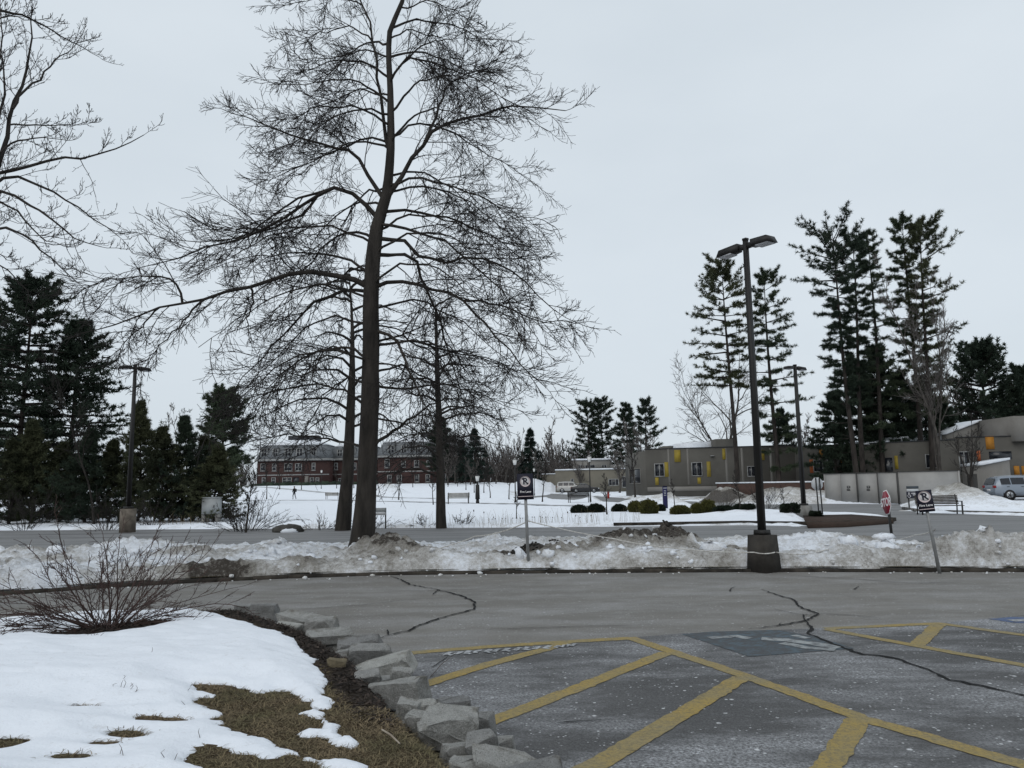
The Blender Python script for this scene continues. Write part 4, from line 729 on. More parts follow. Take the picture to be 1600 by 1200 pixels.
mpine('spruce with a sharp spire among bare trees behind the no-parking sign', 829, 672, 170, 85, [(0, 4.6), (.3, 3.6), (.6, 2.0), (.85, .8), (1, .05)], up=-.05, droop=-.1, leaf=M_SPRUCE, step=.9); mpine('dark spruce behind the slim bare tree', 742, 672, 165, 86, [(0, 4), (.3, 3.4), (.7, 1.6), (1, .1)], up=0, leaf=M_SPRUCE, step=.95); mpine('dark spruce close to the end of the brick building', 722, 690, 172, 87, [(0, 3.6), (.4, 2.6), (1, .1)], up=0, leaf=M_SPRUCE, step=1.0)
p = cpos(345, 82); conifer('pine_tree', 'lone round-headed pine standing beyond the evergreen hedge', p, 0, None, M_PINE, seed=88, H=hgt(343, 620, 82, p[2]), prof=[(.25, 2.0), (.4, 2.9), (.65, 2.6), (.85, 1.9), (1, .9)], clear=.30, step=.6, per=6, rtrunk=.22, nb=11, nt=9, k=6, nl=.4, nw=.08, fol=.3, up=.3, side=.15)
p = cpos(690, 175); conifer('pine_tree', 'dark pine above the roof end of the brick building', p, 0, None, M_PINE2, seed=89, H=hgt(692, 655, 175, p[2]), prof=[(0, 4), (.5, 4), (1, .8)], clear=.2, step=.9, per=6, rtrunk=.3, nb=9, nt=6, k=6, nl=.6, nw=.14, fol=.3, up=.2)
# evergreens at the left across the road
def lpine(name, label, px, py, Y, seed, prof, leaf, group=None, **kw):
    p = cpos(px, Y); d = dict(clear=.1, step=.62, per=6, rtrunk=.2, nb=9, nt=7, k=5, nl=.24, nw=.05, fol=.22, up=.12, flat=.85); d.update(kw)
    return conifer(name, label, p, 0, group, leaf, seed=seed, H=hgt(px, py, Y, p[2]), prof=prof, **d)
lpine('pine_tree', 'big dark pine towering over the evergreen hedge', 28, 440, 43, 91, [(.1, 3.6), (.4, 4.0), (.7, 3.3), (.9, 1.6), (1, .5)], M_PINE2, nt=7, per=7, nl=.28, nw=.062)
lpine('pine_tree', 'dark pine with long level branches behind the left lamp post', 108, 505, 44, 92, [(.1, 3.2), (.4, 3.4), (.7, 2.2), (1, .4)], M_PINE2, nl=.28, nw=.06, side=.15, per=7)
lpine('pine_tree', 'big dark pine cut by the picture edge beside the towering pine', -60, 455, 46, 93, [(.1, 3.6), (.5, 4.0), (.8, 2.6), (1, .5)], M_PINE2, nl=.28, nw=.065)
ARB = [(18, 690), (50, 655), (95, 690), (135, 668), (172, 690), (217, 625), (252, 665), (287, 648), (318, 685), (338, 695)]
ARBP = []; ARBL = ['dark evergreen spire rising highest in the hedge row, beside the left lamp post', 'dark evergreen behind the utility cabinet at the end of the hedge row', 'dark feathery evergreen in the hedge row before the big pines']
for i, (px, py) in enumerate(ARB):
    lb = ARBL[0] if px == 217 else ARBL[1] if px == 338 else ARBL[2]; p = cpos(px, 38.5+(i % 3)*.7); H = hgt(px, py, p[1], p[2])
    if i < 4:
        t = lpine('arborvitae', lb, px, py, p[1], 100+i, [(0, 1.75), (.35, 1.6), (.6, .95), (.78, .42), (.9, .16), (1, .03)], [M_ARBOR, M_PINE3, M_ARBOR, M_PINE2][i], 'evergreens in the hedge row', clear=.03, step=.33, per=6, rtrunk=.07, nb=8, nt=7, k=6, nl=.17, nw=.03, up=.5, droop=-.25, fol=.2, blen=.42); ARBP.append((t, H))
    else: q, h0 = ARBP[i % 4]; t = copy_tree(q, None, p, i*2.3, (1, 1, H/h0), lb)
for i, (px, py) in enumerate([(243, 640), (272, 640), (305, 668)]):
    bare_tree('bare_sapling', 'thin bare sapling poking above the evergreen hedge', cpos(px, 40), 0, 'saplings above the hedge', M_BARKG, M_TWIGG, seed=120+i, H=hgt(px, py, 40, .1), spread=.3, r0=.04, clear=.3, n0=12, n1=6, n2=4, n3=0, rmin=.007)
bare_tree('bare_tree', 'fine-twigged bare tree in front of the dark pines by the hedge', cpos(150, 37), 0, None, M_BARK, M_TWIGD, seed=125, H=hgt(150, 565, 37, .1), spread=.6, r0=.055, clear=.3, n0=12, n1=6, n2=5, n3=2, rmin=.006)
# ---- shrubs: fans of stems
def shrub(name, label, loc, seed, n, h, spread, m, r=.006, twigs=5, n2=2, rmin=.002, buds=0, group=None, basew=.12):
    rg = np.random.default_rng(seed); t = thing(name, label, 'shrub', loc, 0, group); S = 9; az = rg.uniform(0, 2*math.pi, n); lean = np.sqrt(rg.random(n))*spread; ln = h*rg.uniform(.55, 1.1, n)*(1+.35*np.sin(lean))
    d = np.stack([np.cos(az)*np.sin(lean), np.sin(az)*np.sin(lean), np.cos(lean)], 1); p = np.stack([np.cos(az), np.sin(az), 0*az], 1)*basew*rg.random((n, 1)); p[:, 2] = -.05; out = [p]
    dr = np.where(lean > .8, -.06, .03)
    for k in range(S-1):
        d = unit(d+rg.normal(0, .07, (n, 3))+np.stack([0*dr, 0*dr, dr], 1)); out.append(out[-1]+d*(ln/(S-1))[:, None])
    P = np.stack(out, 1); rr = r*(1-.65*np.linspace(0, 1, S))[None]*rg.uniform(.7, 1.2, (n, 1)); A = MB(); A.tubes(P, rr, 5); A.build('stems', m, t)
    c1, r1, l1 = grow(rg, P, rr, twigs, h*.32, (.35, .98), (.35, .8), 5, .12, .03, .008, rmin*1.2, .3); B = MB(); B.tubes(c1, r1, 3)
    c2, r2, l2 = grow(rg, c1, r1, n2, h*.11, (.3, 1), (.4, .9), 4, .14, .03, .01, rmin, .3); B.tubes(c2, r2, 3)
    if buds:
        e = np.concatenate([P[:, -1], c1[::2, -1]]); e = e[rg.random(len(e)) < buds]; C = np.repeat(e, 7, 0)+rg.normal(0, .012, (len(e)*7, 3)); needles(B, C, rg.normal(size=C.shape), .014, .007, 3, rg)
    tag(B.build('twigs', m, t), kind='stuff'); return t
M_SHRUB = mat('shrub_bark', (.075, .045, .038), .85, (.04, .028, .025), 8)
q = gp(172, 968, .33); shrub('bare_shrub', 'bare reddish shrub fanning out of the snow on the lawn', (q[0], q[1], lawn_z(q[0], q[1])[0]), 131, 64, .95, 1.35, M_SHRUB, .0075, 6, 4, .0024, .5, basew=.16)
# flattened stems on the shrub's left side
q2 = gp(150, 972, .33); shrub('bare_shrub', 'flattened arching stems beside the bare reddish shrub', (q2[0], q2[1], lawn_z(q2[0], q2[1])[0]), 132, 16, .85, 1.55, M_SHRUB, .006, 6, 4, .0024, .4, basew=.1)
for i, (px, Y, h, n, lb) in enumerate([(386, 31.5, 1.45, 60, 'tangled bare bush across the road by the boulder'), (45, 35, 1.7, 40, 'bare bush in front of the hedge under the towering pine'), (170, 34, 1.5, 40, 'bare bush at the foot of the left lamp post'), (240, 35.5, 1.2, 30, 'low bare bush between the left lamp and the utility box'), (500, 31.5, .8, 18, 'sparse bare bush beside the leaning grey trunk'), (582, 32, 1.0, 26, 'sparse bare bush behind the trunk of the verge tree'), (1195, 47, 1.5, 40, 'bare bush in front of the snow heap by the lamp post'), (1130, 50, 1.4, 40, 'bare bush behind the clipped yellow-green shrubs'), (665, 32, .6, 14, 'thin weedy bush left of the slim bare tree'), (720, 32, .5, 20, 'thin weedy bush right of the slim bare tree')]):
    p = cpos(px, Y); shrub('bare_bush', lb, p, 140+i, int(n*.75), h, 1.0, M_TWIGD if i != 7 else M_TWIGG,   .012, 6, 3, .005, basew=.5 if i < 4 else .3)
# ---- saplings on the snowy field and by the drives
protoA = [bare_mesh(150+s, H=4.0, spread=.42, r0=.075, clear=.35, n0=13, n1=6, n2=5, n3=0, ang0=(.45, .9), rmin=.011, grav=.05) for s in range(3)]
SAP = []
for s, (A, B) in enumerate(protoA):
    t = thing('young_tree', 'young bare tree planted on the open snowy field', 'tree', (0, 0, 0), 0, 'young trees on the snowy field'); A.build('trunk', M_BARK, t, True); B.build('crown', M_TWIGD, t); SAP.append(t)
SPOS = [(417, 781, 730), (437, 773, 720), (471, 776, 725), (526, 772, 725), (553, 770, 722), (623, 781, 722), (645, 769, 725), (677, 788, 735), (728, 773, 725), (741, 774, 728), (756, 774, 726), (766, 778, 730), (795, 780, 728), (847, 784, 722), (992, 788, 690), (700, 771, 726), (715, 770, 728), (400, 776, 735)]
used = set()
for i, (px, pb, pt) in enumerate(SPOS):
    g0 = gp(px, pb, .15); Y = min(g0[1], 150); p = cpos(px, Y); sc = max(.5, (at(px, pt, Y)[2]-p[2])/4.0); s = i % 3
    if s not in used: used.add(s); t = SAP[s]; t.location = tuple(p); t.rotation_euler = (0, 0, i*1.7); t.scale = (sc*.9, sc*.9, sc)
    else: t = copy_tree(SAP[s], None, p, i*1.7, (sc*.9, sc*.9, sc))
for px, pb, pt, lb in [(806, 810, 768, 'small vase-shaped bare tree behind the no-parking sign post'), (947, 803, 745, 'small bare tree by the low dark hedge plants'), (1053, 791, 752, 'small bare tree beside the dark blue sign pillar'), (1155, 801, 740, 'small bare tree between the clipped shrubs and the lamp post'), (1224, 797, 762, 'small bare tree beside the box hedge at the drive'), (386, 826, 745, 'thin young tree rising out of the tangled bush by the boulder')]:
    g0 = gp(px, pb, .15); p = cpos(px, g0[1]); sc = (at(px, pt, g0[1])[2]-p[2])/4.0; copy_tree(SAP[int(px) % 3], None, p, px, (sc*1.1, sc*1.1, sc), lb)
for o in [o for o in COL.objects if o.get('label', '').startswith(('small ', 'thin young')) and o.get('group')]: del o['group']
# ---- far bare trees and the wooded edge
FAR = []
for s in range(3):
    A, B = bare_mesh(170+s, H=10, spread=.55, r0=.2, clear=.15, n0=12, n1=7, n2=5, n3=0, ang0=(.35, .85), leaders=2+s % 2, rmin=.028, grav=.05)
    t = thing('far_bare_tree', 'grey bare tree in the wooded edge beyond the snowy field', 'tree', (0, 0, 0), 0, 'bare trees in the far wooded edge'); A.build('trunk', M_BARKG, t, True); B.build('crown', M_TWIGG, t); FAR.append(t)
rg = np.random.default_rng(61); FP = [(790, 672, 185), (815, 690, 175), (868, 668, 190), (855, 690, 172), (893, 690, 178), (765, 690, 190), (840, 700, 160), (880, 705, 165), (750, 700, 176), (905, 700, 150), (1270, 668, 105), (1260, 665, 110), (775, 705, 160), (805, 700, 168), (712, 690, 168), (585, 690, 215), (665, 690, 212), (620, 685, 216), (545, 690, 213), (380, 715, 205), (365, 708, 210), (735, 712, 158), (700, 700, 160), (640, 700, 214), (968, 690, 130), (1000, 660, 135), (1500, 600, 110), (1530, 610, 104), (1570, 600, 108), (1600, 610, 112)]
used = set()
for i, (px, pt, Y) in enumerate(FP):
    p = cpos(px, Y); sc = max(.3, (at(px, pt, Y)[2]-p[2])/10.0); s = i % 3
    if s not in used: used.add(s); t = FAR[s]; t.location = tuple(p); t.rotation_euler = (0, 0, i*2.1); t.scale = (sc, sc, sc)
    else: copy_tree(FAR[s], None, p, i*2.1, sc)
# the wood behind as one mass of twigs and dark brush
rg = np.random.default_rng(62); mb = MB(); n = 1100
wx = np.concatenate([rg.uniform(-330, 60, n), rg.uniform(60, 260, 400), rg.uniform(-26, 24, 600)]); wy = np.concatenate([rg.uniform(232, 300, n), rg.uniform(150, 230, 400), rg.uniform(196, 232, 600)]); wh = rg.uniform(4, 10.5, len(wx))*(.7+.6*vnoise(wx*.05, wy*.02)); wz = base_z(wx, wy)-.3
P = np.stack([np.stack([wx, wy, wz], 1), np.stack([wx+rg.normal(0, .5, len(wx)), wy, wz+wh*.5], 1), np.stack([wx+rg.normal(0, 1.2, len(wx)), wy, wz+wh], 1)], 1); rr = np.array([[.16, .1, .03]]).repeat(len(wx), 0)
mb.tubes(P, rr, 3); c1, r1, l1 = grow(rg, P, rr, 8, wh*.38, (.2, 1), (.4, .9), 3, .15, .05, .02, .05, .3); mb.tubes(c1, r1, 3)

tag(mb.build('far_wood', mat('far_twigs', (.075, .064, .058), .95, (.045, .038, .035), .05)), 'far mass of bare brownish woodland behind the buildings', 'woodland', kind='stuff')
# ================================================================== BUILDINGS
M_GLASS = mat('dark_glass', (.012, .014, .018), .12, spec=.5); M_WHITE = mat('white_trim', (.29, .29, .285), .6, (.2, .2, .195), 2)
M_STUCCO = mat('grey_panel_wall', (.108, .102, .09), .85, (.085, .08, .071), .35, bump=.004, bscale=12); M_STUCCO2 = mat('grey_panel_wall_light', (.21, .20, .185), .85, (.175, .165, .15), .5)
M_TAN = mat('tan_wall', (.17, .155, .125), .85, (.14, .13, .105), .4); M_YEL = mat('yellow_panel', (.30, .225, .03), .6, (.24, .18, .035), 1.5); M_ORG = mat('orange_panel', (.36, .155, .018), .6, (.29, .125, .018), 1.5); M_ORG2 = mat('burnt_orange_panel', (.33, .09, .03), .6)
M_ROOFD = mat('dark_roof', (.05, .052, .056), .9, (.035, .036, .04), .8); M_SNOWCAP = mat('roof_snow', (.78, .80, .84), .8, (.66, .69, .73), .8, bump=.05, bscale=1.5)
M_SLATE = mat('grey_slate', (.17, .18, .19), .85, (.11, .115, .12), .9, 8, stretch=(1, 1, 4))
def brick_mat(name, a, b, mo, sc):
    g = G(name, .9, .2); br = g.t.nodes.new('ShaderNodeTexBrick'); br.inputs['Scale'].default_value = sc; br.inputs['Color1'].default_value = (*a, 1); br.inputs['Color2'].default_value = (*b, 1); br.inputs['Mortar'].default_value = (*mo, 1); br.inputs['Mortar Size'].default_value = .02
    mp = g.t.nodes.new('ShaderNodeMapping'); mp.inputs['Rotation'].default_value = (R(90), 0, 0); g.t.links.new(g.tc, mp.inputs[0]); g.t.links.new(mp.outputs[0], br.inputs['Vector'])
    g.col(g.mix(g.math('MULTIPLY', g.noise(.5, 5, .6, lo=.3, hi=.7), .5), br.outputs['Color'], tuple(x*.7 for x in a))); return g.m
M_BRICK = brick_mat('red_brick', (.062, .031, .028), (.045, .025, .023), (.06, .048, .044), 1.6); M_BRICKD = brick_mat('brown_brick', (.085, .05, .04), (.06, .038, .032), (.08, .06, .05), 2)
class Wall:
    """vertical wall plane between two ground points, seen from the camera side"""
    def __init__(s, P0, P1, parent):
        s.a = np.array(P0[:2], float); s.b = np.array(P1[:2], float); d = s.b-s.a; s.len = np.hypot(*d); s.t = d/s.len; s.n = np.array([s.t[1], -s.t[0]])
        if np.dot(s.n, -s.a) < 0: s.n = -s.n
        s.parent = parent; s.rz = math.atan2(s.t[1], s.t[0]); s.o = np.array(parent.location)
    def uz(s, px, py):
        d = ray(px, py); k = np.dot(s.a, s.n)/np.dot(d[:2], s.n); P = d*k; return np.dot(P[:2]-s.a, s.t), P[2]+CAMZ
    def slab(s, mb, u0, u1, z0, z1, d0, d1):
        q = [s.a+s.t*u0+s.n*d1, s.a+s.t*u1+s.n*d1, s.a+s.t*u1+s.n*d0, s.a+s.t*u0+s.n*d0]; V = [np.array([*p, z])-s.o for z in (z0, z1) for p in q]; mb.hexa(V); return mb
    def rect(s, x0, y0, x1, y1):
        ua, za = s.uz(x0, y1); ub, zb = s.uz(x1, y0); return min(ua, ub), max(ua, ub), min(za, zb), max(za, zb)
    def panel(s, name, m, x0, y0, x1, y1, th=.05): u0, u1, z0, z1 = s.rect(x0, y0, x1, y1); return s.slab(MB(), u0, u1, z0, z1, -.02, th).build(name, m, s.parent)
    def window(s, x0, y0, x1, y1, fm=None, nx=2, ny=1, fw=.09, sill=False):
        u0, u1, z0, z1 = s.rect(x0, y0, x1, y1); w = s.slab(MB(), u0, u1, z0, z1, -.02, .02).build('window', M_GLASS, s.parent); mb = MB()
        for a, b in ((u0, u0+fw), (u1-fw, u1)): s.slab(mb, a, b, z0, z1, .0, .07)
        for a, b in ((z0, z0+fw), (z1-fw, z1)): s.slab(mb, u0+fw, u1-fw, a, b, .0, .068)
        for k in range(1, nx): c = u0+(u1-u0)*k/nx; s.slab(mb, c-fw*.35, c+fw*.35, z0+fw, z1-fw, .0, .06)
        for k in range(1, ny): c = z0+(z1-z0)*k/ny; s.slab(mb, u0+fw, u1-fw, c-fw*.3, c+fw*.3, .0, .055)
        if sill: s.slab(mb, u0-.1, u1+.1, z0-.12, z0-.003, .0, .14)
        mb.build('frame', fm or M_WHITE, w); return w
# ---- grey building with coloured panels
def W2(px, Y): return np.array([gx(px, Y), Y])
gb = thing('grey_building', 'long low grey building with yellow and orange wall panels behind the pines', 'building', (*W2(1230, 84), 0))
pA0, pA1, pA2, pA3, pA4 = W2(978, 96), W2(1010, 86), W2(1245, 82), W2(1500, 72), W2(1700, 70)
wa, wb, wc, wd = Wall(pA0, pA1, gb), Wall(pA1, pA2, gb), Wall(pA2, pA3, gb), Wall(pA3, pA4, gb)
zt = lambda w, px, py: w.uz(px, py)[1]
def wallbody(w, z1, m, name='wall', th=9.0, z0=-.3): return w.slab(MB(), 0, w.len, z0, z1, -th, 0).build(name, m, gb)
zA, zB, zC, zD = zt(wa, 1005, 705), zt(wb, 1120, 699), zt(wc, 1290, 696), zt(wd, 1560, 682)
wallbody(wa, zA, M_STUCCO, th=3); wallbody(wb, zB, M_STUCCO); wallbody(wc, zC, M_STUCCO); wallbody(wd, zD, M_STUCCO)
for w, z in ((wb, zB), (wc, zC), (wd, zD)): w.slab(MB(), .2, w.len-.2, z-.1, z+.03, -8.8, -.25).build('roof_snow', M_SNOWCAP, gb); w.slab(MB(), 0, w.len, z-.02, z+.06, -.2, .06).build('coping', M_ROOFD, gb)
wa.window(984, 731, 1001, 756, M_STUCCO2, 2)
for r in ((1023, 724, 1038, 745), (1081, 722, 1097, 744), (1168, 728, 1180, 745)): wb.window(*r, nx=2)
for r in ((1054, 703, 1063, 722), (1039, 722, 1044, 745), (1024, 746, 1029, 758), (1105, 721, 1110, 745), (1090, 746, 1095, 756), (1187, 703, 1194, 719), (1129, 701, 1133, 718)): wb.panel('colour_panel', M_YEL, *r)
wb.panel('wall_light', M_WHITE, 1110, 711.5, 1116, 713, .3); wb.panel('base_band', M_STUCCO2, 1012, 759, 1150, 768, .12)
for x in (1045, 1075, 1135, 1160, 1205): wb.panel('panel_joint', M_STUCCO2, x, 700, x+.35, 758, .012)
for r, m in (((1281, 698, 1288, 716), M_ORG), ((1322, 693, 1330, 713), M_ORG), ((1266, 718, 1271, 739), M_ORG2), ((1314, 714, 1317.5, 734), M_ORG), ((1399, 712, 1402.5, 733), M_YEL)): wc.panel('colour_panel', m, *r)
for r in ((1271.5, 718, 1286, 738), (1294, 717, 1303, 738), (1318, 713, 1324, 736), (1447, 709, 1466, 732)): wc.window(*r, nx=2 if r[0] > 1290 else 1)
wc.panel('door', M_GLASS, 1376, 715, 1394, 745, .03)
for r, m in (((1541, 681, 1552, 702), M_ORG), ((1527, 704, 1531, 720), M_ORG2), ((1585, 728, 1592, 742), M_ORG), ((1597, 728, 1606, 742), M_ORG)): wd.panel('colour_panel', m, *r)
wd.panel('entrance_recess', M_GLASS, 1546, 705, 1580, 718, .03); wd.window(1500, 705, 1514, 740, nx=2)
# sloping roof lights and plant boxes on the roof
def roofbox(px0, px1, py, Y, m, dep=4, slope=0, name='roof_box'):
    a = at(px0, py, Y); b = at(px1, py, Y); z1 = a[2]; mb = MB(); x0, x1 = a[0], b[0]; zb = min(zB, zC)-.3
    mb.hexa([(x0, Y, zb), (x1, Y, zb), (x1, Y+dep, zb), (x0, Y+dep, zb), (x0, Y, z1-slope), (x1, Y, z1), (x1, Y+dep, z1), (x0, Y+dep, z1-slope)]); mb.v[-1] = mb.v[-1]-np.array(gb.location); return mb.build(name, m, gb)
roofbox(1118, 1150, 686, 88, M_STUCCO); roofbox(1056, 1118, 690, 90, M_SNOWCAP, 5, .25, 'sloped_roof'); roofbox(1036, 1052, 697, 88.5, M_STUCCO, 3)
roofbox(1478, 1535, 658, 76, M_STUCCO2, 5, 1.3, 'clerestory'); roofbox(1583, 1680, 650, 70.5, M_STUCCO2, 8, 0, 'tall_block')
q = at(1478, 658, 75.7); q2 = at(1535, 658, 75.7); mb = MB(); mb.hexa([(q[0], 75.8, q[2]-1.28), (q2[0], 75.8, q2[2]+.01), (q2[0], 81, q2[2]+.01), (q[0], 81, q[2]-1.28), (q[0], 75.8, q[2]-1.1), (q2[0], 75.8, q2[2]+.18), (q2[0], 81, q2[2]+.18), (q[0], 81, q[2]-1.1)]); mb.v[-1] -= np.array(gb.location); mb.build('clerestory_snow', M_SNOWCAP, gb)
for a, b, y in ((1340, 1400, 686), (1385, 1480, 677)):
    p0 = at(a, y+8, 78); p1 = at(b, y, 78); mb = MB(); mb.hexa([(p0[0], 77, zC-.1), (p1[0], 77, zC-.1), (p1[0], 82, zC-.1), (p0[0], 82, zC-.1), (p0[0], 77, p0[2]), (p1[0], 77, p1[2]), (p1[0], 82, p1[2]+.3), (p0[0], 82, p0[2]+.3)]); mb.v[-1] -= np.array(gb.location); mb.build('sloped_roof', M_SNOWCAP, gb)
# low brown wall in front
lw = thing('retaining_wall', 'low brown brick wall in front of the long grey building', 'wall', (*W2(1220, 68), 0)); w = Wall(W2(1120, 72), W2(1292, 66), lw); z = w.uz(1250, 754)[1]; w.slab(MB(), 0, w.len, -.2, z, -.4, 0).build('wall', M_BRICKD, lw); w.slab(MB(), -.1, w.len+.1, z+.002, z+.12, -.42, .04).build('snow_cap', M_SNOWCAP, lw)
# ---- grey fence enclosure with gates
fe = thing('fence_enclosure', 'tall light grey panel enclosure with two gates at the end of the drive', 'fence', (*gp(1400, 787)[:2], 0)); M_FENCE = mat('fence_panel', (.33, .32, .305), .75, (.28, .272, .26), .8); M_POST = mat('fence_post', (.06, .058, .055), .7)
f0, f1, f2 = gp(1289, 786.5), gp(1405, 788), gp(1502, 787); w1, w2 = Wall(f0, f1, fe), Wall(f1, f2, fe); H1 = w1.uz(1350, 739.5)[1]
cuts = [w1.uz(x, 760)[0] for x in (1289, 1313, 1339.5, 1372, 1403)]
for i, (a, b) in enumerate(zip(cuts[:-1], cuts[1:])): w1.slab(MB(), a+.02, b-.02, .06, H1, -.06, .0+.004*(i % 2)).build('gate' if i in (1, 2) else 'panel', M_FENCE, fe)
for i, u in enumerate(cuts): w1.slab(MB(), u-(.05 if i in (2, 4) else .025), u+(.05 if i in (2, 4) else .025), -.02, H1+.03, -.05, .03).build('post', M_POST if i in (2, 3, 4) else M_FENCE, fe)
H2 = H1+.03; w2.slab(MB(), .06, w2.len, .05, H2, -.06, 0).build('panel', M_FENCE, fe); w2.slab(MB(), w2.len-.05, w2.len+.06, -.02, H2+.02, -.07, .03).build('post', M_FENCE, fe)
w1.slab(MB(), 0, w1.len, H1, H1+.05, -.08, .04).build('top_rail', M_POST, fe); w2.slab(MB(), 0, w2.len, H2, H2+.05, -.08, .04).build('top_rail', M_POST, fe)
for x in (1326, 1357):
    for y0, y1, m in ((759, 763, M_POST), (763.4, 767, M_WHITE), (764, 766.5, M_POST)): w1.panel('gate_label', m, x-2.5, y0, x+2.5, y1, .02 if m is not M_POST else .015+(.01 if y0 == 764 else 0))
    w1.panel('gate_label', M_WHITE, x-1.1, 760.2, x+1.1, 762, .022)
# ---- shed with snow on the roof
sh = thing('shed', 'small grey shed with a snow-covered sloping roof behind the snow heaps', 'shed', (*W2(1550, 66), 0)); a, b, c = W2(1505, 71), W2(1539, 65), W2(1581, 67)
wl, wr = Wall(a, b, sh), Wall(b, c, sh); zl, zh = wr.uz(1540, 727)[1], wr.uz(1580, 718.5)[1]; mb = MB(); d4 = a+(c-b)
V = [(*a, -.1), (*b, -.1), (*c, -.1), (*d4, -.1), (*a, zl), (*b, zl), (*c, zh), (*d4, zh)]; mb.hexa(np.array(V)-[*sh.location]); mb.build('wall', M_STUCCO2, sh)
ext = [a+(a-c)*.02, b+(b-d4)*.03, c+(c-a)*.02, d4]; V = [(*p, zz+o) for o in (.01, .2) for p, zz in zip(ext, (zl, zl, zh, zh))]; MB().hexa(np.array(V)-[*sh.location]).build('roof', M_SNOWCAP, sh)
wl.slab(MB(), wl.len*.25, wl.len*.7, 0, 2.0, -.02, .03).build('door', M_POST, sh)
# ---- tan buildings in the middle distance
tb = thing('tan_building', 'flat-roofed tan building with white upper storey in the middle distance', 'building', (*W2(925, 150), 0)); w = Wall(W2(868, 152), W2(982, 148), tb); z1 = w.uz(930, 734)[1]
w.slab(MB(), 0, w.len, -.5, z1, -12, 0).build('wall', M_TAN, tb); w.slab(MB(), 0, w.len, z1+.01, z1+.25, -11.5, .15).build('roof_snow', M_SNOWCAP, tb)
wu = Wall(W2(896, 158), W2(980, 156), tb); z2 = wu.uz(915, 719)[1]; u1 = wu.uz(952, 719)[0]; wu.slab(MB(), 0, u1, z1+.2, z2, -8, 0).build('upper_storey', M_STUCCO2, tb); wu.slab(MB(), -.2, u1+.2, z2+.01, z2+.3, -8, .3).build('roof_snow', M_SNOWCAP, tb); wu.slab(MB(), u1, wu.len, z1+.2, wu.uz(965, 726)[1], -8, -.3).build('upper_storey', M_WHITE, tb)
for r in ((903, 726, 911, 733), (914, 726, 930, 732), (940, 726, 948, 732)): wu.window(*r, nx=2, fw=.12)
for r in ((951, 748, 967, 759), (972, 744, 979, 762), (892, 748, 897, 760)): w.window(*r, nx=3 if r[0] == 951 else 1, fw=.14)
t2 = thing('low_tan_building', 'low tan wall block left of the flat-roofed tan building', 'building', (*W2(868, 165), 0)); w = Wall(W2(848, 168), W2(894, 164), t2); z1 = w.uz(870, 741)[1]; w.slab(MB(), 0, w.len, -.5, z1, -6, 0).build('wall', M_TAN, t2); w.slab(MB(), -.1, w.len+.1, z1+.01, z1+.22, -6, .1).build('roof_snow', M_SNOWCAP, t2)
# ---- brick building with mansard roof
bb = thing('brick_building', 'long red brick building with grey mansard roof beyond the snowy field', 'building', (*W2(540, 186), 2.9)); YB = 184
def bwing(x0, x1, Y, yeave, ymans, ytop, ridge, wins2, wins1, dorm, course, base):
    w = Wall(W2(x0, Y), W2(x1, Y), bb); xm = (x0+x1)/2; ze = w.uz(xm, yeave)[1]; zm = w.uz(xm, ymans)[1]; z0 = 1.5
    w.slab(MB(), 0, w.len, z0, ze, -14, 0).build('wall', M_BRICK, bb)
    o = w.o; ins = 1.5; t, n = w.t, w.n
    def quadbox(z_a, z_b, i0, i1, m, name, par=bb):
        q0 = [w.a+t*(-.4+i0)+n*(.4-i0), w.b+t*(.4-i0)+n*(.4-i0), w.b+t*(.4-i0)-n*(14.4-i0), w.a+t*(-.4+i0)-n*(14.4-i0)]; q1 = [w.a+t*(-.4+i1)+n*(.4-i1), w.b+t*(.4-i1)+n*(.4-i1), w.b+t*(.4-i1)-n*(14.4-i1), w.a+t*(-.4+i1)-n*(14.4-i1)]
        return MB().hexa([np.array([*p, z_a])-o for p in q0]+[np.array([*p, z_b])-o for p in q1]).build(name, m, par)
    quadbox(ze+.002, ze+.45, -.1, -.1, M_WHITE, 'eaves'); rf = quadbox(ze+.452, zm, .05, ins, M_SLATE, 'mansard_roof'); zt_ = w.uz(xm, ytop)[1]; quadbox(zm+.002, zt_, ins-.2, 5.5, M_SNOWCAP, 'upper_roof', bb)
    if ridge:
        a, b, yy = ridge; u0, _ = w.uz(a, yy); u1, _ = w.uz(b, yy); w.slab(MB(), u0, u1, zt_-1.2, w.uz((a+b)/2, yy)[1], -9, -6).build('roof_plant', M_ROOFD, bb)
    for r in wins2+wins1: w.window(*r, nx=2 if r[2]-r[0] > 9 else 1, ny=2, fw=.16, sill=True)
    for r in dorm:
        u0, u1, za, zb = w.rect(*r); MB_ = w.slab(MB(), u0-.25, u1+.25, za-.15, zb+.25, -2.5, -.02); d = MB_.build('dormer', M_WHITE, bb); w.slab(MB(), u0, u1, za, zb, -.02, .02).build('pane', M_GLASS, d)
        mb = MB(); c = (u0+u1)/2; w.slab(mb, c-.08, c+.08, za, zb, .02, .05); w.slab(mb, u0, u1, (za+zb)/2-.06, (za+zb)/2+.06, .02, .045); mb.build('glazing_bar', M_WHITE, d)
        A = [np.array([*(w.a+t*(u0-.4)+n*.1), zb+.26])-o, np.array([*(w.a+t*(u1+.4)+n*.1), zb+.26])-o, np.array([*(w.a+t*c+n*.1), zb+.95])-o]; B = [p-np.array([*(n*2.6), 0]) for p in A]; mb = MB(); mb.add(A+B, [(0, 1, 2), (5, 4, 3)]); mb.add(A+B, [(0, 3, 4, 1), (1, 4, 5, 2), (2, 5, 3, 0)]); mb.build('dormer_roof', M_SLATE, d)
    zc = w.uz(xm, course)[1]; w.slab(MB(), 0, w.len, zc-.12, zc+.12, -.05, .06).build('string_course', M_WHITE, bb)
    return w
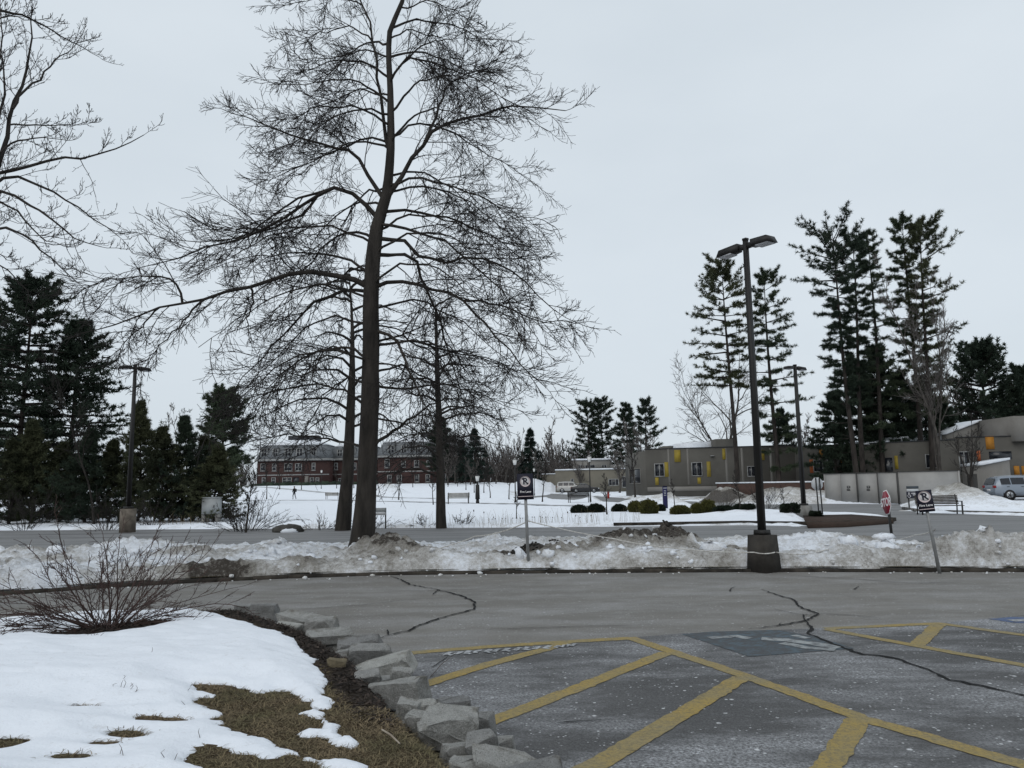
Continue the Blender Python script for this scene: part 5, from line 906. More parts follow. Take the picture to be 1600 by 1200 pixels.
w = bwing(401, 514, YB, 720, 695, 685.5, (439, 487, 678), [(407, 724, 415, 736), (425, 724, 432, 736), (444, 724, 457, 736), (461, 724, 472, 736), (487, 723, 493, 735)], [(441, 746, 456, 756), (484, 746, 491, 756), (493, 746, 499, 756), (409, 746, 415, 756), (424, 746, 431, 756)], [(409, 702, 416, 712), (427, 702, 433, 712), (446, 701, 454, 712), (464, 701, 472, 712), (487, 700, 493, 710)], 742, 757)
w.panel('door', M_GLASS, 458, 746, 467, 757, .04); w.panel('trellis', M_STUCCO2, 476, 744, 482, 756, .1)
w = bwing(514, 590, YB+4, 719, 697, 686, None, [(522, 723, 528, 734), (536, 723, 542, 734), (551, 723, 557, 734), (566, 722, 572, 733), (579, 722, 585, 733)], [(528, 747, 534, 756), (545, 746, 551, 756), (570, 745, 576, 755)], [(528, 703, 534, 712), (548, 702, 554, 711), (568, 702, 574, 711)], 741, 757)
w = bwing(590, 735, YB-2, 714, 690, 681, (652, 692, 673), [(601, 717, 609, 731), (627, 720, 634, 730), (647, 719, 655, 730), (666, 719, 672, 729), (688, 718, 695, 729), (708, 718, 715, 729)], [(605, 742, 612, 754), (620, 742, 628, 754), (648, 741, 655, 753), (665, 741, 672, 753), (690, 740, 697, 752), (710, 740, 717, 752)], [(607, 697, 615, 708), (628, 696, 634, 707), (650, 696, 656, 707), (668, 695, 674, 706), (690, 695, 697, 706)], 736, 757)
hd = thing('clipped_hedge', 'long dark clipped hedge at the foot of the brick building', 'hedge', (*W2(500, 178), gz(gx(500, 178), 178))); mb = MB()
for x in np.arange(gx(395, 178), gx(590, 178), .9): mb.ell((x-hd.location[0]+random.uniform(-.2, .2), random.uniform(-.2, .2), .2), (.75, .7, .6+random.uniform(-.25, .2)), 8, 5, .3, int(x*10) % 997)
mb.build('foliage', M_PINE2, hd)
# ================================================================== STREET FURNITURE
M_BLACKM = mat('dark_bronze_metal', (.012, .0115, .011), .5, (.016, .015, .014), 3, spec=.3); M_GALV = mat('galvanised_post', (.27, .275, .275), .5, (.2, .2, .2), 6, metal=.3); M_CONC = mat('wet_concrete', (.052, .047, .041), .9, (.03, .027, .024), 3, bump=.01, bscale=20); M_CONCT = mat('tan_concrete', (.17, .145, .12), .9, (.10, .085, .07), 4, bump=.01, bscale=20); M_CONCL = mat('pale_concrete', (.24, .235, .22), .9, (.17, .165, .155), 3, bump=.01, bscale=20); M_LENS = mat('lamp_lens', (.42, .43, .45), .3)
def lamp_post(label, loc, H, rz, basem, bw, bh, round_base=False, k=1.0):
    t = thing('lamp_post', label, 'street lamp', loc, rz)
    if round_base: MB().cyl((0, 0, -.15), (0, 0, bh), bw/2, bw/2*.98, 16).build('base', basem, t)
    else: MB().box((0, 0, -.12), (bw, bw, bh+.12), 0, .84).build('base', basem, t)
    MB().box((0, 0, bh), (bw*.5, bw*.5, .09), 0, .95).build('base_cover', M_BLACKM, t); MB().box((0, 0, bh+.09), (.155*k, .155*k, H-bh-.09), 0, .72).build('pole', M_BLACKM, t); MB().box((0, 0, H), (.13*k, .13*k, .04)).build('pole_cap', M_BLACKM, t)
    for s in (-1, 1):
        MB().box((s*.11, 0, H-.17), (.16, .07, .1)).build('arm', M_BLACKM, t); mb = MB(); y = .14
        x0, x1 = s*.16, s*.64; zb = H-.2
        mb.hexa([(x0, -y*.6, zb+.02), (x0, y*.6, zb+.02), (x1, y, zb), (x1, -y, zb), (x0, -y*.5, zb+.17), (x0, y*.5, zb+.17), (x1-s*.06, y*.9, zb+.13), (x1-s*.06, -y*.9, zb+.13)]); hd = mb.build('lamp_head', M_BLACKM, t)
        mb = MB(); a, b = s*.30, s*.60; mb.hexa([(a, -y*.72, zb-.012), (a, y*.72, zb-.012), (b, y*.84, zb-.012), (b, -y*.84, zb-.012), (a, -y*.72, zb+.012), (a, y*.72, zb+.012), (b, y*.84, zb+.012), (b, -y*.84, zb+.012)]); mb.build('lens', M_LENS, hd)
    return t
q = gp(1194, 889, .05); lamp_post('tall double-headed parking lamp on a dark concrete base in the snow bank', (q[0], q[1], .05), at(1163, 378, q[1])[2]-.02, R(-57), M_CONC, .44, .62, False, .7)
q = gp(199, 828, .1); lamp_post('double-headed lamp post on a round tan concrete base before the hedge', (q[0], q[1], .1), at(202, 571, q[1])[2]-.1, R(52), M_CONCT, .62, .85, True, .95)
q = gp(1257, 806, .1); lamp_post('double-headed lamp post on a pale concrete block between two box hedges', (q[0], q[1], .1), at(1242, 571, q[1])[2]-.1, R(30), M_CONCL, .56, .46)
for px, pb, Y, lb in [(746, 789, 67, 'black lantern post beside the path bench'), (805, 784, 70, 'tall thin lantern post rising behind the no-parking sign'), (922, 786, 68, 'white-globed lantern post in front of the tan building'), (502, 771, 150, 'small distant lantern post by the brick building entrance'), (835, 770, 120, 'distant lantern post right of the no-parking sign')]:
    p = cpos(px, Y); top = {746: 741, 805: 716, 922: 711, 502: 734, 835: 731}[px]; H = at(px, top, Y)[2]-p[2]; t = thing('lantern_post', lb, 'street lamp', p); r = .1 if px == 746 else .055
    mb = MB(); mb.cyl((0, 0, -.05), (0, 0, .4), r*1.7, r*1.3, 10); mb.cyl((0, 0, .4), (0, 0, H-.6), r, r*.8, 10); mb.build('post', M_BLACKM, t); MB().cyl((0, 0, H-.6), (0, 0, H-.15), .12, .2, 8).build('globe', mat('lantern_globe_%d' % px, (.62, .62, .6), .4), t); MB().cyl((0, 0, H-.15), (0, 0, H), .22, .04, 8).build('cap', M_BLACKM if px == 746 else M_WHITE, t)
    if px == 746: MB().cyl((0, 0, .4), (0, 0, H-.9), .2, .17, 10).build('sleeve', M_BLACKM, t)
# floodlight mast far off
p = cpos(992, 175); H = hgt(992, 665, 175, p[2]); t = thing('floodlight_mast', 'far floodlight mast with two rows of lamps among the pines', 'floodlight', p); MB().cyl((0, 0, 0), (0, 0, H), .22, .15, 8).build('mast', M_GALV, t)
for r in range(2):
    z = H-.3-r*1.0; MB().box((0, 0, z), (3.2, .15, .12)).build('crossbar', M_GALV, t)
    for k in range(5): MB().box((-1.35+k*.68, -.2, z+.12), (.42, .3, .42)).build('lamp', M_WHITE, t)
# text helper
def text_mesh(s, size, m, parent, loc, name='lettering', rz=0, align='CENTER', bold=.0, shear=0):
    cu = bpy.data.curves.new(name, 'FONT'); cu.body = s; cu.size = size; cu.align_x = align; cu.align_y = 'CENTER'; cu.extrude = .002; cu.offset = bold; cu.resolution_u = 3
    tmp = bpy.data.objects.new('tmp_text', cu); COL.objects.link(tmp); dg = bpy.context.evaluated_depsgraph_get(); me = bpy.data.meshes.new_from_object(tmp.evaluated_get(dg)); bpy.data.objects.remove(tmp); bpy.data.curves.remove(cu)
    me.materials.clear(); me.materials.append(m); me.name = name; me.transform(Matrix.Rotation(R(90), 4, 'X')); o = link(name, me, parent); o.location = loc; return o
M_NAVY = mat('sign_navy', (.010, .010, .022), .4, spec=.4); M_SWHITE = mat('sign_white', (.72, .70, .70), .5); M_SPINK = mat('sign_ring', (.62, .52, .52), .5); M_RED = mat('sign_red', (.24, .012, .03), .45); M_SBACK = mat('sign_back', (.5, .51, .52), .5)
def ring(mb, r0, r1, y, th=.004, k=28):
    a = np.arange(k)/k*2*math.pi; V = []
    for yy in (y, y-th):
        for r in (r0, r1): V += [(r*math.cos(q), yy, r*math.sin(q)) for q in a]
    i = np.arange(k); j = (i+1) % k; mb.add(V, np.concatenate([np.stack([2*k+i, 2*k+j, 3*k+j, 3*k+i], 1), np.stack([k+i, k+j, 3*k+j, 3*k+i], 1), np.stack([i, j, 2*k+j, 2*k+i], 1)])); return mb
def disc(mb, r, y, th=.004, k=28, cx=0, cz=0):
    a = np.arange(k)/k*2*math.pi; V = [(cx+r*math.cos(q), y, cz+r*math.sin(q)) for q in a]+[(cx+r*math.cos(q), y-th, cz+r*math.sin(q)) for q in a]; n0 = mb.n; i = np.arange(k); j = (i+1) % k
    mb.add(V, np.stack([i, j, k+j, k+i], 1)); mb.f.setdefault(k, []).append(np.array([list(range(k, 2*k)), list(range(k))[::-1]])+n0); return mb
def fire_sign(label, base, lean, rz, zb, zt_, w):
    t = thing('no_parking_sign', label, 'sign', base, rz, None); t.rotation_euler = (0, lean, rz); h = zt_-zb; zc = (zb+zt_)/2
    MB().cyl((0, .03, -.15), (0, .03, zt_-.06), .03, .03, 12).build('post', M_GALV, t); pl = MB().box((0, -.012, zb), (w, .02, h)).build('plate', M_NAVY, t); zs = zt_-h*.30; yf = -.0235
    mb = disc(MB(), .092, 0); mb.v = [v+np.array([0, yf, zs]) for v in mb.v]; mb.build('symbol_disc', M_SWHITE, pl)
    mb = ring(MB(), .083, .101, 0); mb.v = [v+np.array([0, yf-.005, zs]) for v in mb.v]; mb.build('symbol_ring', M_SPINK, pl)
    text_mesh('P', .165, M_NAVY, pl, (-.004, yf-.007, zs), 'letter', bold=.006); mb = MB(); d = .066
    mb.hexa([(-d-.009, yf-.007, zs+d-.009), (d-.009, yf-.007, zs-d-.009), (d-.009, yf-.004, zs-d-.009), (-d-.009, yf-.004, zs+d-.009), (-d+.009, yf-.007, zs+d+.009), (d+.009, yf-.007, zs-d+.009), (d+.009, yf-.004, zs-d+.009), (-d+.009, yf-.004, zs+d+.009)]); mb.build('slash', M_NAVY, pl)
    text_mesh('Fire Lane', .058, M_SWHITE, pl, (0, yf, zt_-h*.70), 'lettering', bold=.001); MB().box((0, yf, zb+h*.11), (w*.96, .004, .012)).build('stripe', M_SPINK, pl); return t
q = gp(826, 887, .08); Y = q[1]; top = at(822, 740, Y)[2]; bot = at(823, 780.5, Y)[2]
fire_sign('dark no-parking fire lane sign on upright grey post beside the dark debris patch', (q[0], q[1], .08), R(-1.4), R(3), bot-.08, top-.08, 25*Y/FPX)
q = gp(1467, 889, .08); Y = q[1]; top = at(1457, 767, Y)[2]; bot = at(1458, 801, Y)[2]
fire_sign('tilted dark no-parking fire lane sign in front of the rightmost snow pile', (q[0], q[1], .08), R(-6.0), R(-24), bot-.06, top-.06, 22*Y/FPX)
# stop sign, leaning
q = gp(1393, 848, .2); Y = q[1]+.6; p = at(1393, 848, Y); t = thing('stop_sign', 'leaning red octagonal stop sign on a black post behind the snow bank', 'sign', (p[0], Y, .0)); t.rotation_euler = (0, R(-7), R(-97)); zt_ = at(1380, 767, Y)[2]; zb_ = at(1383, 803, Y)[2]; rr = (zt_-zb_)/2*1.06; zc = (zt_+zb_)/2
MB().box((0, .03, -.1), (.055, .05, zt_+.02)).build('post', M_BLACKM, t)
def octa(r, y, th, m, name, par, zc):
    a = (np.arange(8)+.5)/8*2*math.pi; V = [(r*math.cos(q)/math.cos(math.pi/8), y, zc+r*math.sin(q)/math.cos(math.pi/8)) for q in a]+[(r*math.cos(q)/math.cos(math.pi/8), y-th, zc+r*math.sin(q)/math.cos(math.pi/8)) for q in a]; mb = MB(); i = np.arange(8); j = (i+1) % 8
    mb.add(V, np.stack([i, j, 8+j, 8+i], 1)); mb.f.setdefault(8, []).append(np.array([list(range(8, 16)), list(range(8))[::-1]])); return mb.build(name, m, par)
pl = octa(rr, 0, .006, M_SWHITE, 'border', t, zc); octa(rr*.92, -.008, .004, M_RED, 'plate', t, zc); text_mesh('STOP', rr*.98, M_SWHITE, t, (0, -.0145, zc), 'lettering', bold=.006)
# reversed octagonal sign on the island with two posts
q = gp(1281, 804, .1); t = thing('reversed_sign', 'pale back of an octagonal sign on two dark posts at the drive island', 'sign', (q[0], q[1], .1)); t.rotation_euler = (0, R(-1.5), R(12)); zc = at(1282, 756, q[1])[2]-.1; octa(.29, .0, .006, M_SBACK, 'plate', t, zc)
for s in (-.07, .12): MB().box((s, -.035, -.1), (.045, .04, zc+.38)).build('post', M_BLACKM, t)
# accessible parking board
q = gp(1427, 791, .15); t = thing('parking_board', 'small dark accessible-parking board on two legs in front of the grey enclosure', 'sign', (q[0], q[1], .1), R(-4)); k = q[1]/FPX
def bz(py): return at(1427, py, q[1])[2]-.1
for s in (-.22, .22): MB().box((s, 0, -.1), (.06, .05, bz(778)+.1)).build('leg', M_BLACKM, t)
b1 = MB().box((0, -.03, bz(778.5)), (18*k, .04, bz(768)-bz(778.5))).build('lower_board', M_NAVY, t); b0 = MB().box((.02, -.03, bz(763.5)), (18*k, .04, bz(759.5)-bz(763.5))).build('upper_board', mat('sign_slate', (.05, .06, .07), .5), t); b2 = MB().box((.02, -.028, bz(767.6)), (17*k, .03, bz(764.2)-bz(767.6))).build('middle_board', M_SBACK, t)
zc = (bz(778.5)+bz(768))/2; zs = zc; mb = MB(); mb.ell((-.2, -.055, zs+.1), (.03, .006, .03), 8, 5); mb.build('symbol_head', M_SWHITE, b1); mb = MB(); mb.tubes([[(-.2, -.055, zs+.07), (-.195, -.055, zs-.01), (-.13, -.055, zs-.01), (-.11, -.055, zs-.08)]], [[.013]*4], 5); a = np.linspace(.6, 5.2, 12); mb.tubes([[(-.2+.075*math.cos(q_+1.2), -.055, zs-.055+.075*math.sin(q_+1.2)) for q_ in a]], [[.011]*12], 5); mb.build('wheelchair_symbol', M_SWHITE, b1)
text_mesh('PARKING\nONLY', .085, M_SWHITE, b1, (.12, -.053, zs+.04), bold=.002)
# dark blue sign pillar
q = gp(1040, 797, .12); t = thing('sign_pillar', 'narrow dark blue sign pillar among the clipped shrubs', 'sign', (q[0], q[1], .1), R(8)); h = at(1040, 760, q[1])[2]-.1; k = q[1]/FPX; MB().box((0, 0, -.1), (7*k, .1, h+.1)).build('panel', mat('sign_blue', (.012, .012, .06), .5), t); MB().box((0, -.052, h*.92), (6*k, .01, .03)).build('stripe', M_SBACK, t); MB().box((0, 0, h), (7.6*k, .12, .03)).build('cap', M_BLACKM, t)
for j in range(4): MB().box((-.01, -.052, h*.62+j*.09), (.14-.02*(j % 2), .008, .025)).build('print_line', M_SBACK, t)
# utility box across the road
q = gp(330, 816, .12); t = thing('utility_box', 'pale grey utility cabinet on short legs in front of the hedge', 'utility box', (q[0], q[1], .08), R(-6)); k = q[1]/FPX; zb_, zt_ = at(330, 803, q[1])[2]-.08, at(330, 778, q[1])[2]-.08; M_CAB = mat('cabinet_grey', (.36, .38, .38), .6, (.30, .31, .31), 2)
c = MB().box((0, 0, zb_), (25*k, .45, zt_-zb_)).build('cabinet', M_CAB, t); MB().box((0, 0, zt_+.001), (26.5*k, .5, .04)).build('lid', M_CAB, t); MB().box((.0, -.232, zb_+.05), (22*k, .012, (zt_-zb_)*.86)).build('door', M_CAB, t); MB().box((.24, -.25, zb_+.3), (.03, .03, .12)).build('handle', M_BLACKM, t)
for s in (-.28, -.1, .08): MB().cyl((s, -.05, -.1), (s, -.05, zb_), .035, .035, 8).build('conduit', M_POST, t)
for s in (-11*k, 11*k): MB().box((s, 0, -.1), (.16, .3, zb_+.1)).build('leg', M_CONCL, t)
# information panel across the road
q = gp(594, 826, .1); Y = 31.5; p = cpos(594, Y); t = thing('trail_panel', 'grey board on thin legs standing in snow behind the big verge tree', 'sign', p, R(-8)); zt_, zm_, zb_ = [at(594, y, Y)[2]-p[2] for y in (793.5, 800, 805)]; k = Y/FPX
MB().box((0, 0, zb_), (18*k, .05, zm_-zb_-.01)).build('lower_board', M_SBACK, t); MB().box((0, 0, zm_), (18*k, .05, zt_-zm_)).build('upper_board', M_CAB, t)
for s in (-8.5*k, 8.5*k): MB().box((s, .045, -.1), (.045, .04, zt_+.1)).build('leg', M_BLACKM, t)
MB().box((0, .1, 0), (30*k, .3, .08)).build('plinth', M_CONC, t)
# benches
M_SLAT = mat('weathered_slat', (.30, .285, .26), .8, (.2, .19, .17), 3)
def bench(name, label, p, rz, L_, slat, leg, group=None, nback=5):
    t = thing(name, label, 'bench', p, rz, group)
    for i in range(5): MB().box((0, -.22+i*.105, .43), (L_, .085, .03)).build('slat', slat, t)
    for i in range(nback): MB().box((0, .28+.02*i, .50+i*(.42/nback)), (L_, .025, .36/nback)).build('slat', slat, t)
    for s in (-1, 1):
        x = s*(L_/2-.08); MB().box((x, -.2, -.05), (.05, .06, .48)).build('leg', leg, t); mb = MB(); mb.tubes([[(x, .34, -.05), (x, .28, .42), (x, .40, .95)]], [[.03, .03, .025]], 6); mb.build('leg', leg, t); MB().box((x, .02, .62), (.06, .5, .03)).build('armrest', leg, t); MB().box((x, -.2, .42), (.05, .05, .2)).build('arm_support', leg, t)
    return t
for px, pb, rz, lb in [(716, 787, 3.3, 'grey slatted bench beside the black lantern post'), (520, 780, 3.0, 'grey slatted bench far out on the field beside the verge tree trunks'), (411, 773, .1, 'grey slatted bench far out near the brick building corner'), (905, 785, 0.2, 'dark slatted bench at the drive below the parked silver SUV')]:
    g0 = gp(px, pb, .15); p = cpos(px, g0[1]); bench('field_bench', lb, p+[0, 0, .05], rz, 1.9, M_SLAT if px < 900 else M_BLACKM, M_POST)
g0 = gp(1479, 801, .1); bench('metal_bench', 'dark metal bench facing the road in front of the snow heaps', (g0[0], g0[1]+.5, gz(g0[0], g0[1]+.5)+.03), R(-4), 1.95, mat('bench_metal', (.10, .09, .085), .6, (.05, .045, .04), 3), M_BLACKM, nback=6)
# ropes strung between posts
M_ROPE = mat('white_rope', (.62, .61, .58), .8, (.4, .38, .35), 20)
def rope(label, pts, r=.011, sag=.06):
    P = np.array(pts, float); Q = []
    for a, b in zip(P[:-1], P[1:]):
        for u in np.linspace(0, 1, 10, endpoint=False): q = a+(b-a)*u; q[2] -= sag*4*u*(1-u); Q.append(q)
    Q.append(P[-1]); o = MB().tubes([Q], [[r]*len(Q)], 6).build('rope', M_ROPE, None, True); return tag(o, label, 'rope')
sp_ = gp(826, 887, .08)
rope('white rope running from the upright sign post down past the verge tree', [at(826, 814, sp_[1]), at(742, 838, 16.3), at(640, 864, 16.6), at(545, 884, 16.6)]); lp = gp(1194, 889, .05); rope('white rope from the upright sign post over the dirty pile to the lamp base', [at(826, 814, sp_[1]), at(960, 842, 15.6), at(1060, 857, lp[1]-.35), at(1178, 863, lp[1]-.27), at(1211, 863, lp[1]-.27)], sag=.025)
s2 = gp(1467, 889, .08); rope('white rope from the lamp base across the snow to the stop sign post', [at(1213, 863, lp[1]-.29), at(1290, 859, lp[1]+.5), at(1390, 846, q[1]*0+gp(1393, 848, .2)[1]+.5)]); rope('white rope tied between the stop sign post and the tilted sign', [at(1390, 845, gp(1393, 848, .2)[1]+.5), at(1430, 836, s2[1]+1), at(1461, 828, s2[1])], sag=.02)
# boulder and hydrant
q = gp(446, 828, .1); t = thing('boulder', 'flat dark boulder half covered by snow at the far road edge', 'boulder', (q[0], q[1]+.4, .05)); MB().ell((0, 0, 0), (.62, .4, .24), 14, 8, .22, 5).build('rock', mat('boulder_rock', (.07, .066, .06), .9, (.035, .033, .03), 3, bump=.02, bscale=12), t, True); MB().ell((.1, -.28, -.02), (.34, .2, .14), 12, 6, .1, 6).build('snow', M_SNOWCAP, t, True)
g0 = gp(950, 779, .1); p = cpos(950, 88); t = thing('fire_hydrant', 'small red fire hydrant on the snow by the drive', 'hydrant', p); mb = MB(); mb.cyl((0, 0, 0), (0, 0, .75), .13, .12, 10); mb.ell((0, 0, .75), (.14, .14, .14), 10, 6); mb.build('barrel', mat('hydrant_red', (.35, .03, .02), .5), t); MB().cyl((-.24, 0, .52), (.24, 0, .52), .06, .06, 8).build('outlet', M_SBACK, t)
# clipped shrubs
M_YEW = leafmat('yellow_green_leaf', (.10, .095, .028), (.05, .055, .02)); M_BOX = leafmat('box_leaf', (.018, .026, .016), (.012, .018, .012))
def clipped(name, label, p, r, m, seed, n=1500, square=False, group=None):
    rg = np.random.default_rng(seed); t = thing(name, label, 'shrub', p, 0, group); d = unit(rg.normal(size=(n, 3)))
    if square: d = np.sign(d)*np.abs(d)**.45
    C = d*np.array(r)*rg.uniform(.72, 1.03, (n, 1))*(1+.45*(vnoise(d[:, :1]*2.6+seed, d[:, 1:2]*2.6+d[:, 2:]*2)-.5)); C[:, 2] += r[2]*.75; C = C[C[:, 2] > 0]; mb = MB(); needles(mb, C, unit(C-[0, 0, r[2]*.6])+[0, 0, .3], .09, .05, 5, rg, .8); MB().ell((0, 0, r[2]*.7), tuple(np.array(r)*.78), 12, 8).build('inner_branches', M_TWIGD, t, True); mb.build('foliage', m, t); return t
for i, (px, pb, w, h, m, lb) in enumerate([(992, 801, 20, 17, M_YEW, 'smaller yellow-green clipped shrub touching a round neighbour'), (1013, 803, 29, 21, M_YEW, 'large round yellow-green clipped shrub beside the dark blue sign pillar'), (1063, 804, 30, 14, M_YEW, 'wide low golden shrub capped with a little snow'), (1090, 802, 18, 16, M_YEW, 'yellow-green shrub half hidden behind the ball-shaped one'), (1106, 802, 22, 21, M_YEW, 'ball-shaped yellow-green shrub right of the wide golden shrub'), (905, 802, 23, 12, M_BOX, 'low dark evergreen nearest the bare sapling in the plain snow'), (931, 801, 26, 13, M_BOX, 'low dark evergreen under the small bare tree by the drive'), (968, 800, 22, 11, M_BOX, 'low dark evergreen next to the yellow-green shrubs'), (1032, 799, 14, 10, M_BOX, 'small dark shrub at the foot of the blue pillar'), (1130, 804, 28, 10, M_BOX, 'low spreading dark shrub with snow on it'), (1170, 804, 20, 7, M_BOX, 'flat dark shrub left of the lamp post'), (1155, 796, 18, 8, M_BOX, 'dark shrub behind the small bare tree by the lamp')]):
    g0 = gp(px, pb, .12); k = g0[1]/FPX; clipped('clipped_shrub', lb, (g0[0], g0[1], gz(g0[0], g0[1])-.05), (w*k/2, w*k/2, h*k/1.7), m, 200+i)
for px, w, lb in [(1234, 25, 'square-clipped dark box hedge on the far side of the lamp block from the sign'), (1275, 13, 'square-clipped dark box hedge beside the reversed sign')]:
    g0 = gp(px, 807, .12); k = g0[1]/FPX; clipped('box_hedge', lb, (g0[0], g0[1], gz(g0[0], g0[1])-.05), (w*k/2, .3, 13*k/1.9), M_BOX, 230+px, 1800, True)
# cattails along the road edge
M_CATT = mat('cattail_head', (.035, .022, .016), .9); M_STALK = mat('cattail_stalk', (.20, .16, .10), .9)
def cattail(p, h, lean, seed):
    t = thing('cattail', 'brown cattail stalk standing in the snow at the far road edge', 'cattail', p, seed, 'cattails at the far road edge'); tip = np.array([lean*h, 0, h]); MB().tubes([[(0, 0, -.05), tip*.5+[lean*.1, 0, 0], tip]], [[.006, .005, .004]], 4).build('stalk', M_STALK, t)
    MB().tubes([[tip*.86, tip*.9, tip*.98, tip*1.0]], [[.008, .022, .022, .006]], 6).build('seed_head', M_CATT, t)
for i, (px, pt) in enumerate([(768, 813), (773, 823), (784, 817), (789, 817), (806, 813), (813, 811), (816, 815), (831, 808), (834, 808), (843, 807), (846, 815), (852, 808), (862, 818), (876, 812), (885, 800), (740, 797), (756, 800), (898, 806), (905, 814), (922, 805), (800, 820), (770, 808), (284, 811), (272, 813), (290, 813), (312, 812)]):
    p = cpos(px, 31.4 if px > 400 else 36); h = max(.25, at(px, pt, p[1])[2]-p[2]); cattail(p+[0, 0, .02], h, random.uniform(-.08, .08), i*1.3)
rg = np.random.default_rng(77); mb = MB()
for k in range(260):
    px = rg.choice([rg.uniform(640, 1000), rg.uniform(470, 620), rg.uniform(240, 330)], p=[.7, .2, .1]); Y = rg.uniform(30.6, 32.6)+(4 if px < 400 else 0); x = gx(px, Y); z = gz(x, Y); h = rg.uniform(.15, .7); l_ = rg.normal(0, .2)
    mb.tubes([[(x, Y, z-.03), (x+l_*h*.4, Y, z+h*.6), (x+l_*h, Y+rg.normal(0, .05), z+h*rg.uniform(.7, 1))]], [[.005, .004, .0025]], 3)
tag(mb.build('dry_reeds', M_STALK), 'sparse dry reeds and grass stems poking through snow along the far road edge', 'reeds', kind='stuff')
# dark clods in the ploughed snow, twigs under the big tree
M_CLOD = mat('dark_clod', (.028, .025, .022), .95, (.012, .011, .01), 9, bump=.02, bscale=20)
rg = np.random.default_rng(91); mb = MB()
for cx, cy, n, sx, sy in ((815, 866, 60, 20, 5), (835, 862, 26, 12, 4), (955, 843, 40, 16, 4), (1003, 843, 45, 22, 4), (1045, 846, 30, 14, 4), (870, 850, 12, 18, 2)):
    for k in range(n*3):
        p = gp(cx+rg.normal(0, sx*.5), cy+rg.normal(0, sy*.5), .25); z = bank_z(p[0], p[1]); r = rg.uniform(.012, .032)*(1.6 if rg.random() > .9 else 1); mb.ell((p[0], p[1], z+r*.15), (r*1.3, r, r*.8), 6, 4, .6, k)
tag(mb.build('dirt_clods', M_CLOD), 'dark clods of soil and asphalt crumbs on the ploughed snow', 'dirt', kind='stuff')
t = thing('fallen_branch', 'thin fallen branch at the foot of the big verge tree', 'branch', (*gp(525, 882, .2)[:2], .2)); P = np.array([[at(500, 868, 16.9)-[*t.location], at(525, 878, 16.8)-[*t.location], at(552, 884, 16.7)-[*t.location], at(575, 884, 16.6)-[*t.location]]]); rr = np.array([[.006, .01, .014, .016]]); MB().tubes(P, rr, 5).build('stem', M_BARK, t); c1, r1, _ = grow(np.random.default_rng(3), P, rr, 6, .5, (.1, .8), (.4, .9), 5, .15, .03, .01, .003, .2); MB().tubes(c1, r1, 3).build('twigs', M_TWIGD, t)
